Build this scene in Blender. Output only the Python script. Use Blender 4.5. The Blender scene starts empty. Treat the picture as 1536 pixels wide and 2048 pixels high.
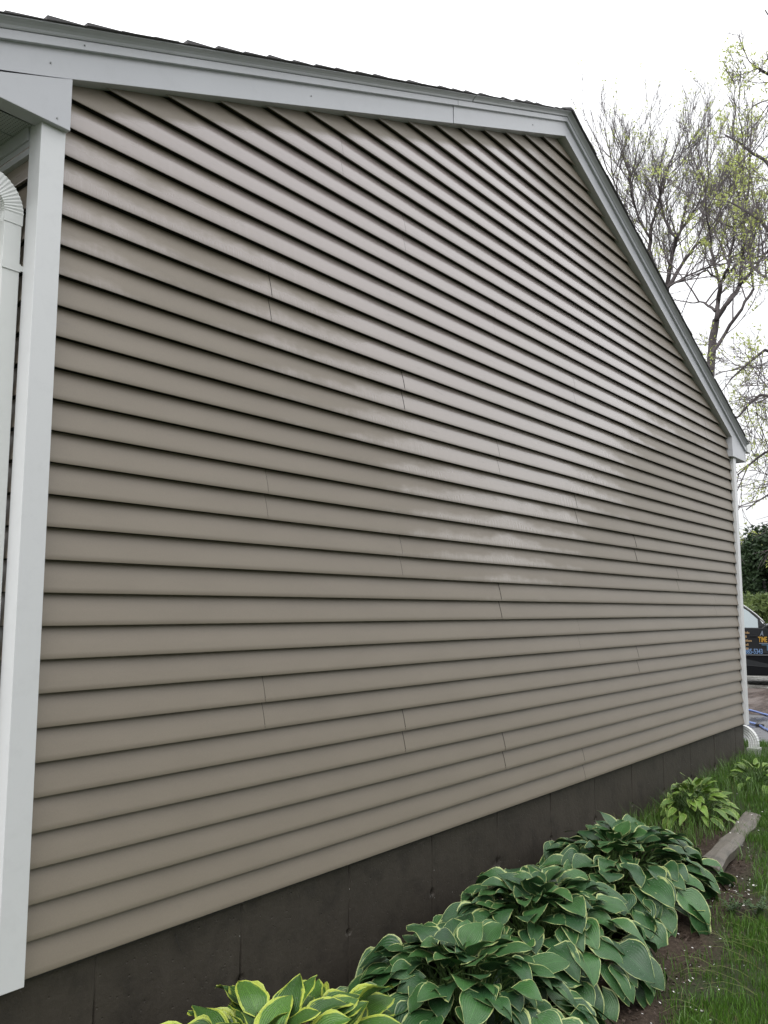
import bpy, math, random
import numpy as np
from mathutils import Vector, Matrix, Quaternion
random.seed(7); rng = np.random.default_rng(7)
sc = bpy.context.scene
# ------------------------------------------------------------------ camera
F_PX = 1656.4
CAM = np.array([-1.3203, -2.4156, 1.0603]); YAW, PITCH, ROLL = 0.8888, 0.1193, 0.0001
def cam_axes():
    cy, sy, cp, sp = math.cos(YAW), math.sin(YAW), math.cos(PITCH), math.sin(PITCH)
    F = np.array([sy*cp, cy*cp, sp]); R = np.array([cy, -sy, 0.0]); U = np.cross(R, F)
    return R, U, F
R_, U_, F_ = cam_axes()
cam_d = bpy.data.cameras.new('camera'); cam = bpy.data.objects.new('camera', cam_d)
sc.collection.objects.link(cam); sc.camera = cam
cam_d.sensor_fit = 'VERTICAL'; cam_d.sensor_height = 36; cam_d.lens = F_PX/2048*36
cam_d.clip_start = 0.05; cam_d.clip_end = 2000
M = Matrix([[R_[i], U_[i], -F_[i], CAM[i]] for i in range(3)] + [[0, 0, 0, 1]])
cam.matrix_world = M
# ------------------------------------------------------------------ world: bright even overcast
w = bpy.data.worlds.new('World'); sc.world = w; w.use_nodes = True
nt = w.node_tree; nt.nodes.clear(); N = nt.nodes; Lk = nt.links
out = N.new('ShaderNodeOutputWorld')
sky = N.new('ShaderNodeTexSky'); sky.sky_type = 'NISHITA'; sky.sun_disc = False
SUN_EL, SUN_AZ = math.radians(50), math.radians(262)      # azimuth clockwise from +Y: light comes over the left shoulder
sky.sun_elevation = SUN_EL; sky.sun_rotation = SUN_AZ; sky.dust_density = 4; sky.air_density = 1
b1 = N.new('ShaderNodeBackground'); b1.inputs[1].default_value = 0.05
hs = N.new('ShaderNodeHueSaturation'); hs.inputs['Saturation'].default_value = 0.25
Lk.new(sky.outputs[0], hs.inputs['Color']); Lk.new(hs.outputs[0], b1.inputs[0])
tc = N.new('ShaderNodeTexCoord'); sp = N.new('ShaderNodeSeparateXYZ'); Lk.new(tc.outputs['Generated'], sp.inputs[0])
mr = N.new('ShaderNodeMapRange'); mr.inputs[1].default_value = 0; mr.inputs[2].default_value = 1
mr.inputs[3].default_value = 1.05; mr.inputs[4].default_value = 2.7     # cloud layer brighter towards the zenith
Lk.new(sp.outputs[2], mr.inputs[0])
b2 = N.new('ShaderNodeBackground'); b2.inputs[0].default_value = (0.975, 0.985, 1.0, 1); Lk.new(mr.outputs[0], b2.inputs[1])
ad = N.new('ShaderNodeAddShader'); Lk.new(b1.outputs[0], ad.inputs[0]); Lk.new(b2.outputs[0], ad.inputs[1])
Lk.new(ad.outputs[0], out.inputs[0])
sd = bpy.data.lights.new('sun', 'SUN'); sd.energy = 1.1; sd.angle = math.radians(35); sd.color = (1, 0.985, 0.96)
so = bpy.data.objects.new('sun', sd); sc.collection.objects.link(so)
tosun = Vector((math.sin(SUN_AZ)*math.cos(SUN_EL), math.cos(SUN_AZ)*math.cos(SUN_EL), math.sin(SUN_EL)))
so.rotation_euler = tosun.to_track_quat('Z', 'Y').to_euler()
sc.view_settings.view_transform = 'Standard'; sc.view_settings.look = 'None'
sc.view_settings.exposure = -0.32; sc.view_settings.gamma = 1.0; sc.view_settings.use_curve_mapping = False

# ------------------------------------------------------------------ helpers
def ray(x, y): return F_ + R_*(x-768)/F_PX - U_*(y-1024)/F_PX
def at_dist(x, y, D):
    v = ray(x, y); return CAM + v*(D/math.hypot(v[0], v[1]))
def on_z(x, y, Z):
    v = ray(x, y); return CAM + v*((Z-CAM[2])/v[2])
def tag(o, label=None, cat=None, group=None, kind=None):
    if label: o['label'] = label
    if cat: o['category'] = cat
    if group: o['group'] = group
    if kind: o['kind'] = kind
    return o
def link(o, parent=None):
    sc.collection.objects.link(o)
    if parent is not None: o.parent = parent
    return o
def empty(name, loc=(0, 0, 0), rz=0, parent=None):
    o = bpy.data.objects.new(name, None); o.location = loc; o.rotation_euler = (0, 0, rz); o.empty_display_size = .1
    return link(o, parent)
class MB:
    def __init__(s): s.v = []; s.f = []; s.m = []
    def add(s, vs, fs, mi=0):
        b = len(s.v); s.v += [tuple(map(float, q)) for q in vs]; s.f += [tuple(b+i for i in f) for f in fs]; s.m += [mi]*len(fs); return s
    def box(s, x0, x1, y0, y1, z0, z1, mi=0):
        vs = [(x, y, z) for z in (z0, z1) for y in (y0, y1) for x in (x0, x1)]
        return s.add(vs, [(0, 2, 3, 1), (4, 5, 7, 6), (0, 1, 5, 4), (2, 6, 7, 3), (0, 4, 6, 2), (1, 3, 7, 5)], mi)
    def prism(s, A, B, mi=0, caps=True):       # two matching outlines
        n = len(A); vs = list(A)+list(B)
        fs = [(i, (i+1) % n, n+(i+1) % n, n+i) for i in range(n)]
        if caps: fs += [tuple(range(n-1, -1, -1)), tuple(range(n, 2*n))]
        return s.add(vs, fs, mi)
    def tube(s, pts, rad, sides=6, mi=0, cap=True):
        pts = [np.array(p, float) for p in pts]; n = len(pts); b = len(s.v)
        t0 = pts[1]-pts[0]; ref = np.array([0, 0, 1.0]) if abs(t0[2]) < .9*np.linalg.norm(t0) else np.array([1.0, 0, 0])
        for i, p in enumerate(pts):
            t = pts[min(i+1, n-1)]-pts[max(i-1, 0)]; t = t/(np.linalg.norm(t)+1e-9)
            a = np.cross(t, ref); a = a/(np.linalg.norm(a)+1e-9); c = np.cross(t, a); ref = -np.cross(t, a) if False else ref
            r = rad[i] if hasattr(rad, '__len__') else rad
            for k in range(sides):
                th = 2*math.pi*k/sides; s.v.append(tuple(p+r*(math.cos(th)*a+math.sin(th)*c)))
        for i in range(n-1):
            for k in range(sides):
                k2 = (k+1) % sides; s.f.append((b+i*sides+k, b+i*sides+k2, b+(i+1)*sides+k2, b+(i+1)*sides+k)); s.m.append(mi)
        if cap:
            s.f.append(tuple(b+k for k in range(sides-1, -1, -1))); s.m.append(mi)
            s.f.append(tuple(b+(n-1)*sides+k for k in range(sides))); s.m.append(mi)
        return s
    def mesh(s, name, mats, smooth=False, fix=True):
        me = bpy.data.meshes.new(name); me.from_pydata(s.v, [], s.f)
        if not isinstance(mats, (list, tuple)): mats = [mats]
        for m in mats: me.materials.append(m)
        if len(mats) > 1: me.polygons.foreach_set('material_index', s.m)
        if fix and len(s.f) < 60000:
            import bmesh
            bm = bmesh.new(); bm.from_mesh(me); bmesh.ops.recalc_face_normals(bm, faces=bm.faces); bm.to_mesh(me); bm.free()
        if smooth: me.polygons.foreach_set('use_smooth', [True]*len(me.polygons))
        me.update(); return me
    def obj(s, name, mats, parent=None, smooth=False, fix=True):
        return link(bpy.data.objects.new(name, s.mesh(name, mats, smooth, fix)), parent)
def bevel(o, w=.003, seg=2):
    m = o.modifiers.new('bevel', 'BEVEL'); m.width = w; m.segments = seg; m.limit_method = 'ANGLE'; m.angle_limit = .6
    m.harden_normals = False; return o

class NT:       # tiny node wrapper
    def __init__(s, name):
        s.mat = bpy.data.materials.new(name); s.mat.use_nodes = True; s.t = s.mat.node_tree
        s.b = s.t.nodes['Principled BSDF']
    def n(s, typ, ins={}, **kw):
        nd = s.t.nodes.new(typ)
        for k, v in kw.items(): setattr(nd, k, v)
        for k, v in ins.items():
            if isinstance(v, bpy.types.NodeSocket): s.t.links.new(v, nd.inputs[k])
            else: nd.inputs[k].default_value = v
        return nd
    def math(s, op, a, b=0.0, c=0.0, clamp=False):
        nd = s.n('ShaderNodeMath', {0: a, 1: b, 2: c}, operation=op); nd.use_clamp = clamp; return nd.outputs[0]
    def pos(s): return s.n('ShaderNodeNewGeometry').outputs['Position']
    def objc(s): return s.n('ShaderNodeTexCoord').outputs['Object']
    def noise(s, vec, scale, detail=4, rough=.55, sx=1, sy=1, sz=1):
        m = s.n('ShaderNodeMapping', {'Vector': vec, 'Scale': (sx, sy, sz)})
        return s.n('ShaderNodeTexNoise', {'Vector': m.outputs[0], 'Scale': scale, 'Detail': detail, 'Roughness': rough}).outputs[0]
    def ramp(s, fac, stops, interp='LINEAR'):
        r = s.n('ShaderNodeValToRGB', {0: fac}); cr = r.color_ramp; cr.interpolation = interp
        while len(cr.elements) < len(stops): cr.elements.new(.5)
        for e, (p, c) in zip(cr.elements, stops):
            e.position = p; e.color = (c, c, c, 1) if isinstance(c, (int, float)) else (*c, 1)
        return r.outputs[0]
    def mix(s, fac, a, b, bt='MIX'):
        nd = s.n('ShaderNodeMix', data_type='RGBA', blend_type=bt)
        for k, v in ((0, fac), (6, a), (7, b)):
            if isinstance(v, bpy.types.NodeSocket): s.t.links.new(v, nd.inputs[k])
            elif isinstance(v, (tuple, list)): nd.inputs[k].default_value = (*v, 1) if len(v) == 3 else v
            else: nd.inputs[k].default_value = v
        return nd.outputs[2]
    def bump(s, h, strength=.3, dist=.01, prev=None):
        ins = {'Height': h, 'Strength': strength, 'Distance': dist}
        if prev is not None: ins['Normal'] = prev
        return s.n('ShaderNodeBump', ins).outputs[0]
    def set(s, **kw):
        al = dict(col='Base Color', rough='Roughness', metal='Metallic', spec='Specular IOR Level', nrm='Normal', coat='Coat Weight', coatr='Coat Roughness', trans='Transmission Weight', alpha='Alpha', sub='Subsurface Weight', ior='IOR', cnrm='Coat Normal')
        for k, v in kw.items():
            i = s.b.inputs[al[k]]
            if isinstance(v, bpy.types.NodeSocket): s.t.links.new(v, i)
            elif isinstance(v, (tuple, list)): i.default_value = (*v, 1)
            else: i.default_value = v
        return s.mat
def simple(name, c, rough=.5, var=.12, scale=12, bump=.0, bscale=40, bdist=.004, metal=0, coat=0, spec=.5):
    t = NT(name); P = t.pos()
    a = tuple(x*(1-var) for x in c); b = tuple(min(1, x*(1+var)) for x in c)
    col = t.mix(t.noise(P, scale, 5), a, b)
    kw = dict(col=col, rough=rough, metal=metal, coat=coat, spec=spec)
    if bump: kw['nrm'] = t.bump(t.noise(P, bscale, 6), bump, bdist)
    return t.set(**kw)

# ------------------------------------------------------------------ measurements (metres)
H = 0.1016                      # one clapboard course
L = 7.060                       # siding ends at the far corner post
ZL0, SL = 2.788, 0.4155         # left rake, underside
XR, ZR, SR = 3.564, 4.269, 0.4396
def zrake(x): return ZL0+SL*x if x <= XR else ZR-SR*(x-XR)

# ------------------------------------------------------------------ materials of the house
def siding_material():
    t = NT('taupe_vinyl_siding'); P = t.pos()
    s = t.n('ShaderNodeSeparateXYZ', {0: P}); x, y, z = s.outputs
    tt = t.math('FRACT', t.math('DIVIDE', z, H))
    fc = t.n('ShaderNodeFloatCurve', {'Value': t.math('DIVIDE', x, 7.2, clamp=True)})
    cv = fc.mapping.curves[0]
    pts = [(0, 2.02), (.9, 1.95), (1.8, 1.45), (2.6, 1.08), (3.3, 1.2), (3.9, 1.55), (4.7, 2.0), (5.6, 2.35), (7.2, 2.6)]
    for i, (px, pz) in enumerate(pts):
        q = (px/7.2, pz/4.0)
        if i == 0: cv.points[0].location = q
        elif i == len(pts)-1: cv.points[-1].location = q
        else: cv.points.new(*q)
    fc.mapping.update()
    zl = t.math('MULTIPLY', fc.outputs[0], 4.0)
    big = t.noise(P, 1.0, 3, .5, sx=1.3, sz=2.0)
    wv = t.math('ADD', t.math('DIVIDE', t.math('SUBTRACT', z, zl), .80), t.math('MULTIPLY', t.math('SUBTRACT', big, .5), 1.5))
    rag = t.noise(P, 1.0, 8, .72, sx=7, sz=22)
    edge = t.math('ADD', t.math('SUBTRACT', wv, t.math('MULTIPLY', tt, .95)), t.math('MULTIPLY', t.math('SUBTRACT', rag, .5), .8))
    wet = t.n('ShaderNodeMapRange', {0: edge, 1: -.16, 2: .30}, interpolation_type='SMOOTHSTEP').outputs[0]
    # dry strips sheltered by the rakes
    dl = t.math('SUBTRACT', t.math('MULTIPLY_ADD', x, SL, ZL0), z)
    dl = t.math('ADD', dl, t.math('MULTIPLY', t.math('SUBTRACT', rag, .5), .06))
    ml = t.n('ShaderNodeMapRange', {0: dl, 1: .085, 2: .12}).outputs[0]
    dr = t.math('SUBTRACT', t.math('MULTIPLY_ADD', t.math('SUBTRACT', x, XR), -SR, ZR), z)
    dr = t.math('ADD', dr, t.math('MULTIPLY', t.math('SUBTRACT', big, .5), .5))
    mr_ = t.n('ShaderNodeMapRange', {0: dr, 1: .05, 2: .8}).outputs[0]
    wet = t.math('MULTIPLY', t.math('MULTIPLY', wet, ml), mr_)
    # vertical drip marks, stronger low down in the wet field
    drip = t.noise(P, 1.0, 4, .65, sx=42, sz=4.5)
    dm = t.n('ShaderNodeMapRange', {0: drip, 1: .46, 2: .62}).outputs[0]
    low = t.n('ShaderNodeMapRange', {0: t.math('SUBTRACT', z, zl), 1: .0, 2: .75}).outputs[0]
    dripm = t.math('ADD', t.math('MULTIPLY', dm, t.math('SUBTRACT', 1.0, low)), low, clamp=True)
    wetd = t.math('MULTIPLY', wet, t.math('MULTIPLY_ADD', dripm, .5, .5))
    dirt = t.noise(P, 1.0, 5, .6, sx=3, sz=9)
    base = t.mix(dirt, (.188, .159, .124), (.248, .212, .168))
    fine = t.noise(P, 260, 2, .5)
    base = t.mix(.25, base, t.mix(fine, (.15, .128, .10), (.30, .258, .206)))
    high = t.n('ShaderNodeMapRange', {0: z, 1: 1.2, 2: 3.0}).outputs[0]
    wet_sheen_col = t.mix(high, (.35, .310, .270), (.365, .312, .302))  # pale pinkish sky sheen on the wet film, painted into the base colour
    base = t.mix(t.math('MULTIPLY', wetd, .85), base, wet_sheen_col)
    # grime line along the top of the wet field (dark smudges)
    sm = t.n('ShaderNodeMapRange', {0: t.noise(P, 1.0, 5, .7, sx=6, sz=30), 1: .58, 2: .72}).outputs[0]
    base = t.mix(t.math('MULTIPLY', sm, .28), base, (.17, .15, .13))
    rough = t.math('SUBTRACT', .46, t.math('MULTIPLY', wetd, .22))
    h1 = t.noise(P, 1.0, 4, .6, sx=4, sz=70)          # shallow embossed grain
    h2 = t.noise(P, 420, 2, .5)
    nb = t.bump(h1, .10, .0015); nb = t.bump(h2, .12, .0005, nb)
    return t.set(col=base, rough=rough, nrm=nb, coat=t.math('MULTIPLY', wetd, .55), coatr=.16, spec=.5)
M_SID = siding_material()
def trim_material(name, c, rough):
    t = NT(name); P = t.pos()
    d = t.noise(P, 1.0, 5, .6, sx=2.5, sy=2.5, sz=.8); f = t.noise(P, 18, 5, .7)
    col = t.mix(d, tuple(k*.9 for k in c), c)
    col = t.mix(t.math('MULTIPLY', t.ramp(f, [(.5, 0), (.75, 1)]), .18), col, tuple(k*.7 for k in c))
    return t.set(col=col, rough=rough, nrm=t.bump(t.noise(P, 5, 3), .12, .003), spec=.5, coat=.25, coatr=.2)
M_TRIM = trim_material('white_aluminium_trim', (.52, .530, .56), .36)
M_POST = trim_material('white_vinyl_trim', (.71, .718, .728), .36)
M_GUT = trim_material('white_painted_gutter', (.72, .735, .72), .3)
M_DARK = simple('house_wrap_dark', (.03, .028, .025), .9)
def foundation_material():
    t = NT('dark_painted_concrete'); P = t.pos()
    big = t.noise(P, 1.0, 5, .6, sx=1.6, sz=2.2); med = t.noise(P, 9, 6, .65); streak = t.noise(P, 1.0, 6, .7, sx=7, sz=1.1)
    col = t.mix(big, (.026, .0215, .016), (.066, .0555, .043))
    col = t.mix(t.math('MULTIPLY', t.ramp(streak, [(.5, 0), (.8, 1)]), .28), col, (.085, .074, .060))
    col = t.mix(t.math('MULTIPLY', t.ramp(med, [(.5, 0), (.75, 1)]), .7), col, (.018, .015, .012))
    v = t.n('ShaderNodeTexVoronoi', {'Vector': P, 'Scale': 26.0, 'Randomness': 1.0})
    spot = t.ramp(v.outputs['Distance'], [(.035, 1), (.07, 0)])
    pick = t.ramp(t.n('ShaderNodeSeparateColor', {0: v.outputs['Color']}).outputs[0], [(.82, 0), (.84, 1)])
    col = t.mix(t.math('MULTIPLY', spot, pick), col, (.5, .49, .46))
    pits = t.n('ShaderNodeTexVoronoi', {'Vector': P, 'Scale': 34.0}).outputs['Distance']
    pit = t.ramp(pits, [(.05, 0), (.16, 1)])
    nb = t.bump(t.noise(P, 30, 8, .65), .5, .006); nb = t.bump(pit, .45, .004, nb)
    return t.set(col=col, rough=.62, nrm=nb, spec=.45)
M_FND = foundation_material()
M_SHG = simple('dark_asphalt_shingle', (.10, .096, .099), .9, .5, 160, .8, 220, .004)
M_SHB = simple('shingle_cut_edge', (.03, .028, .03), .9, .3, 60)
def soffit_material():
    t = NT('perforated_vinyl_soffit'); P = t.pos()
    m = t.n('ShaderNodeMapping', {'Vector': P, 'Scale': (95, 95, 0)})
    v = t.n('ShaderNodeTexVoronoi', {'Vector': m.outputs[0], 'Scale': 1.0, 'Randomness': 0.0}).outputs['Distance']
    hole = t.ramp(v, [(.16, 1), (.22, 0)])
    return t.set(col=t.mix(hole, (.40, .43, .42), (.03, .03, .03)), rough=.5)
M_SOF = soffit_material()

# ================================================================== GROUND
def smooth(a, b, x): t = np.clip((x-a)/(b-a), 0, 1); return t*t*(3-2*t)
def ground_z(x, y):
    x = np.asarray(x, float); y = np.asarray(y, float)
    z = -.53+.11*smooth(1.2, 4.0, x)+.07*smooth(4.0, 6.0, x)+.045*smooth(6, 7.3, x)
    z = z-.035*smooth(.9, 1.5, -y)*(1-smooth(5, 7.5, x))
    z = z*(1-smooth(7.6, 9.2, x))+(-.47)*smooth(7.6, 9.2, x)
    z = z+.012*np.sin(x*5.1+y*3.3)*np.cos(y*6.7-x*1.7)*(x < 9)
    return z
bx = [1.0, 1.86, 2.2, 2.74, 3.4, 3.9, 4.5, 5.0, 9]; by = [-1.35, -1.16, -1.0, -1.0, -.97, -.90, -.72, -.5, -.1]
def lawn_edge(x): return np.interp(x, bx, by)-.07*(1-smooth(3.3, 4.2, np.asarray(x, float)))
xs = np.unique(np.concatenate([np.arange(-400, -6, 25), np.arange(-6, 0, .4), np.arange(0, 9.4, .06), np.arange(9.4, 40, 1.2), np.arange(40, 420, 25)]))
ys = np.unique(np.concatenate([np.arange(-400, -6, 25), np.arange(-6, -2.2, .3), np.arange(-2.2, .6, .05), np.arange(.6, 20, 1.0), np.arange(20, 420, 25)]))
GX, GY = np.meshgrid(xs, ys); GZ = ground_z(GX, GY)
bedw = (1-smooth(-.1, .12, lawn_edge(GX)-GY+.05*np.sin(GX*9)))*(GX < 4.9)*(GX > -1)*(GY < .5)
nz = rng.normal(0, 1, GX.shape); near = (GX > -1) & (GX < 9.3) & (GY > -2.3) & (GY < .6)
GZ = GZ+np.where(near, nz*(.002+.005*bedw), 0)
mb = MB(); nx_, ny_ = len(xs), len(ys)
vv = np.stack([GX, GY, GZ], -1).reshape(-1, 3)
idx = np.arange(nx_*ny_).reshape(ny_, nx_)
ff = np.stack([idx[:-1, :-1], idx[:-1, 1:], idx[1:, 1:], idx[1:, :-1]], -1).reshape(-1, 4)
def np_mesh(name, verts, faces, mats, smooth_=False, mi=None):
    me = bpy.data.meshes.new(name); k = faces.shape[1]
    me.vertices.add(len(verts)); me.vertices.foreach_set('co', np.ascontiguousarray(verts, np.float32).ravel())
    me.loops.add(faces.size); me.loops.foreach_set('vertex_index', np.ascontiguousarray(faces, np.int32).ravel())
    me.polygons.add(len(faces)); me.polygons.foreach_set('loop_start', np.arange(0, faces.size, k, dtype=np.int32))
    me.polygons.foreach_set('loop_total', np.full(len(faces), k, np.int32))
    if smooth_: me.polygons.foreach_set('use_smooth', np.ones(len(faces), bool))
    for m in (mats if isinstance(mats, (list, tuple)) else [mats]): me.materials.append(m)
    if mi is not None: me.polygons.foreach_set('material_index', mi)
    me.update(calc_edges=True); return me
def ground_material():
    t = NT('soil_and_turf_ground'); P = t.pos()
    a = t.n('ShaderNodeAttribute', attribute_name='soil').outputs['Fac']
    n1 = t.noise(P, 7, 8, .7); n2 = t.noise(P, 60, 6, .7); n3 = t.noise(P, 1.3, 4)
    soil = t.mix(n1, (.016, .010, .0065), (.048, .032, .021)); soil = t.mix(t.ramp(n2, [(.45, 0), (.7, 1)]), soil, (.078, .056, .040))
    turf = t.mix(n3, (.018, .034, .010), (.035, .062, .016)); turf = t.mix(t.ramp(n2, [(.4, 0), (.7, 1)]), turf, (.04, .032, .02))
    nb = t.bump(n1, .5, .03); nb = t.bump(n2, .7, .008, nb)
    return t.set(col=t.mix(a, turf, soil), rough=.85, nrm=nb, spec=.3)
me = np_mesh('ground', vv, ff, ground_material(), True)
at = me.attributes.new('soil', 'FLOAT', 'POINT'); at.data.foreach_set('value', bedw.reshape(-1).astype(np.float32))
g = link(bpy.data.objects.new('ground', me)); tag(g, kind='structure')

def sheet(name, pts, z, mat, sub=None):
    m = MB(); m.add([(p[0], p[1], z) for p in pts], [tuple(range(len(pts)))]); o = m.obj(name, mat); return tag(o, kind='structure')
def asphalt_mat():
    t = NT('wet_asphalt'); P = t.pos()
    n = t.noise(P, 1.0, 6, .65, sx=.9, sy=2.6); f = t.noise(P, 90, 5, .6)
    col = t.mix(n, (.060, .060, .066), (.125, .122, .132)); col = t.mix(t.math('MULTIPLY', f, .4), col, (.035, .035, .038))
    r = t.ramp(n, [(.38, .10), (.62, .5)])
    return t.set(col=col, rough=r, nrm=t.bump(f, .25, .004), spec=.6)
def mulch_mat():
    t = NT('brown_bark_mulch'); P = t.pos()
    n = t.noise(P, 12, 8, .7, sx=.6, sy=2.5); b = t.noise(P, 1.4, 5, .6, sx=.5, sy=2)
    col = t.mix(t.ramp(n, [(.35, 0), (.65, 1)]), (.012, .007, .006), (.11, .075, .06))
    col = t.mix(t.ramp(b, [(.48, 0), (.62, 1)]), col, (.17, .14, .125))
    return t.set(col=col, rough=.8, nrm=t.bump(n, .9, .04))
def gravel_mat():
    t = NT('pale_gravel_verge'); P = t.pos()
    v = t.n('ShaderNodeTexVoronoi', {'Vector': P, 'Scale': 26.0}); n = t.noise(P, 3, 6, .65)
    col = t.mix(t.n('ShaderNodeSeparateColor', {0: v.outputs['Color']}).outputs[0], (.10, .10, .09), (.38, .37, .34)); col = t.mix(t.ramp(n, [(.4, 0), (.6, 1)]), col, (.09, .085, .075))
    return t.set(col=col, rough=.8, nrm=t.bump(v.outputs['Distance'], .8, .03))
# the driveway beyond the far corner, a mulch strip, then the gravel where the car stands
ZD = -.47
def zone(d0, d1, z, name, mat, wob=.0):        # strip across the view, between distances d0 and d1 along the drive direction
    m = MB(); n = 60; P = []
    dirv = np.array([.966, .257]); pr = np.array([.257, -.966]); c0 = CAM[:2]
    vs = []; fs = []
    for i in range(n+1):
        s_ = -16+30*i/n
        o1 = wob*math.sin(i*1.9)+wob*.6*math.sin(i*.7+1); o2 = wob*math.sin(i*2.3+2)+wob*.5*math.sin(i*.9)
        a = c0+dirv*(d0+o1)+pr*s_; b = c0+dirv*(d1+o2)+pr*s_
        vs += [(a[0], a[1], z), (b[0], b[1], z)]
    for i in range(n): fs.append((2*i, 2*i+2, 2*i+3, 2*i+1))
    m.add(vs, fs); return tag(m.obj(name, mat, fix=False), kind='structure')
M_ASP = asphalt_mat()
zone(11.35, 13.9, ZD+.006, 'driveway', M_ASP, .0)
# asphalt close to the house: a sheet that starts just past the grass verge
m = MB(); m.add([(9.15, -7, ZD+.010), (13.0, -12, ZD+.010), (14.5, 12, ZD+.010), (9.35, 12, ZD+.010), (9.0, 2, ZD+.010)], [(0, 1, 2, 3, 4)])
tag(m.obj('driveway_apron', M_ASP), kind='structure')
zone(13.8, 18.35, ZD+.016, 'mulch_bed', mulch_mat(), .12)
def ridge_strip(d, z0, z1, name, mat):
    m = MB(); dirv = np.array([.966, .257]); pr = np.array([.257, -.966]); n = 40
    A = [];
    for i in range(n+1):
        s_ = -8+16*i/n; o = .08*math.sin(i*1.3)+.05*math.sin(i*2.9); zz = z1+.015*math.sin(i*2.1)
        c = CAM[:2]+dirv*(d+o)+pr*s_; e = c+dirv*.35; k = c+dirv*.55
        A.append([(c[0], c[1], z0), (c[0]+dirv[0]*.05, c[1]+dirv[1]*.05, zz), (e[0], e[1], zz+.01), (k[0], k[1], z0)])
    for a, b in zip(A, A[1:]): m.prism(a, b, caps=False)
    return tag(m.obj(name, mat, smooth=True), kind='structure')
ridge_strip(18.2, ZD, ZD+.05, 'verge_edge', gravel_mat())
zone(18.3, 27, ZD+.022, 'gravel_verge', gravel_mat(), .05)

# ================================================================== HOUSE
house = empty('house', (0, 0, 0)); tag(house, 'taupe vinyl sided house gable with white trim on a dark concrete foundation', 'house')
# --- wall sheathing behind the siding (dark, shows only in the joints)
m = MB(); D = 9.0
outl = [(-.07, -.0), (7.13, -.0), (7.13, 2.70), (XR, ZR+.05), (-.07, 2.75)]
m.prism([(x, .0245, z) for x, z in outl], [(x, .06, z) for x, z in outl]); gable = m.obj('gable_wall', M_DARK, house)
for nm, x0, x1 in (('left_wall', -.072, -.03), ('right_wall', 7.10, 7.142)):
    m = MB(); m.box(x0, x1, .061, D, 0, 2.62); o = m.obj('side_wall', M_DARK, house)
    if nm == 'left_wall': left_wall = o
    else: right_wall = o
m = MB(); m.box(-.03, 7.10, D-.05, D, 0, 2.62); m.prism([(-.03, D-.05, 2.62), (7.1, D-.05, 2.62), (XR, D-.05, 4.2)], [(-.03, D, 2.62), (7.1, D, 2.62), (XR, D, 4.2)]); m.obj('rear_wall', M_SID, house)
# --- siding panels: each panel is two courses tall, 12 ft long, joints staggered as measured
PROF = [(.0120, -.0006), (.0120, -.0172), (.0004, -.0202), (.0000, -.0220), (.0020, -.0228), (.018, -.0200), (.036, -.0166), (.052, -.0130), (.066, -.0094), (.078, -.0060), (.087, -.0031), (.094, -.0010), (.1016, .0004)]
SEAMS = {0: [3.655], 1: [2.69, 6.37], 2: [1.80, 5.456], 3: [.917, 4.58], 4: [3.638], 5: [2.677, 6.383], 6: [1.784, 5.46], 7: [.915, 4.61], 8: [3.648], 9: [2.681, 6.358], 10: [1.802, 5.47], 11: [.915, 4.60], 12: [3.66], 13: [2.66, 6.336], 14: [1.814, 5.467], 15: [1.344, 5.056], 16: [4.107], 17: [3.56], 18: [], 19: [], 20: []}
def rake_x(z):          # wall x range at height z (a little behind the rake boards)
    z = z-.03
    return max(-.0115, (z-ZL0)/SL), min(L+.017, XR+(ZR-z)/SR)
def wav(x, z, k): return .0006*math.sin(x*3.1+k*1.7)+.0004*math.sin(x*7.7+k*2.9)+.0003*math.sin(x*17+k)
npan = 0; YB = .0195          # the butts stand on the measured wall plane y = 0
for mrow in range(21):
    cuts = [-.5]+[q+(q+1.32)/2.42*.009 for q in SEAMS.get(mrow, [])]+[8.0]
    for a, b in zip(cuts, cuts[1:]):
        off = random.uniform(-.0011, .0011); mb = MB(); any_ = False
        for c in (0, 1):
            z0 = (2*mrow+c)*H; rows = []
            for dz, yy in PROF:
                z = z0+dz; xl, xr = rake_x(z); lo, hi = max(xl, a+.0014), min(xr, b-.0014)
                rows.append((z, yy, lo, hi))
            if any(r[3]-r[2] < .01 for r in rows):
                rows = [r for r in rows if r[3]-r[2] >= .01]
            if len(rows) < 3: continue
            any_ = True; n = max(2, int((rows[0][3]-rows[0][2])/.16))
            k = 2*mrow+c; vs = []; fs = []
            for z, yy, lo, hi in rows:
                for i in range(n+1):
                    x = lo+(hi-lo)*i/n; vs.append((x, YB+yy+off+wav(x, z, k), z+.0004*math.sin(x*2.3+k)))
            for r in range(len(rows)-1):
                for i in range(n): fs.append((r*(n+1)+i, r*(n+1)+i+1, (r+1)*(n+1)+i+1, (r+1)*(n+1)+i))
            mb.add(vs, fs)
        if any_:
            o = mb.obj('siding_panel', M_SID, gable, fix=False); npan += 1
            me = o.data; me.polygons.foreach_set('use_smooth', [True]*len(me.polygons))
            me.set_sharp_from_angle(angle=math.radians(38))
# side walls: panels run the length of the house
def side_panel(mrow, sgn, X):
    mb = MB()
    for c in (0, 1):
        z0 = (2*mrow+c)*H; 
        if z0 > 2.58: continue
        vs = []; fs = []; pr = [p for p in PROF if z0+p[0] < 2.6]
        for dz, yy in pr: vs += [(X+sgn*(-yy), .05, z0+dz), (X+sgn*(-yy), D, z0+dz)]
        for r in range(len(pr)-1): fs.append((2*r, 2*r+1, 2*r+3, 2*r+2))
        mb.add(vs, fs)
    return mb
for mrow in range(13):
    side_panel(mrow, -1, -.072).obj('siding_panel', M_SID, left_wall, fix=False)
    side_panel(mrow, 1, 7.142).obj('siding_panel', M_SID, right_wall, fix=False)
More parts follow.
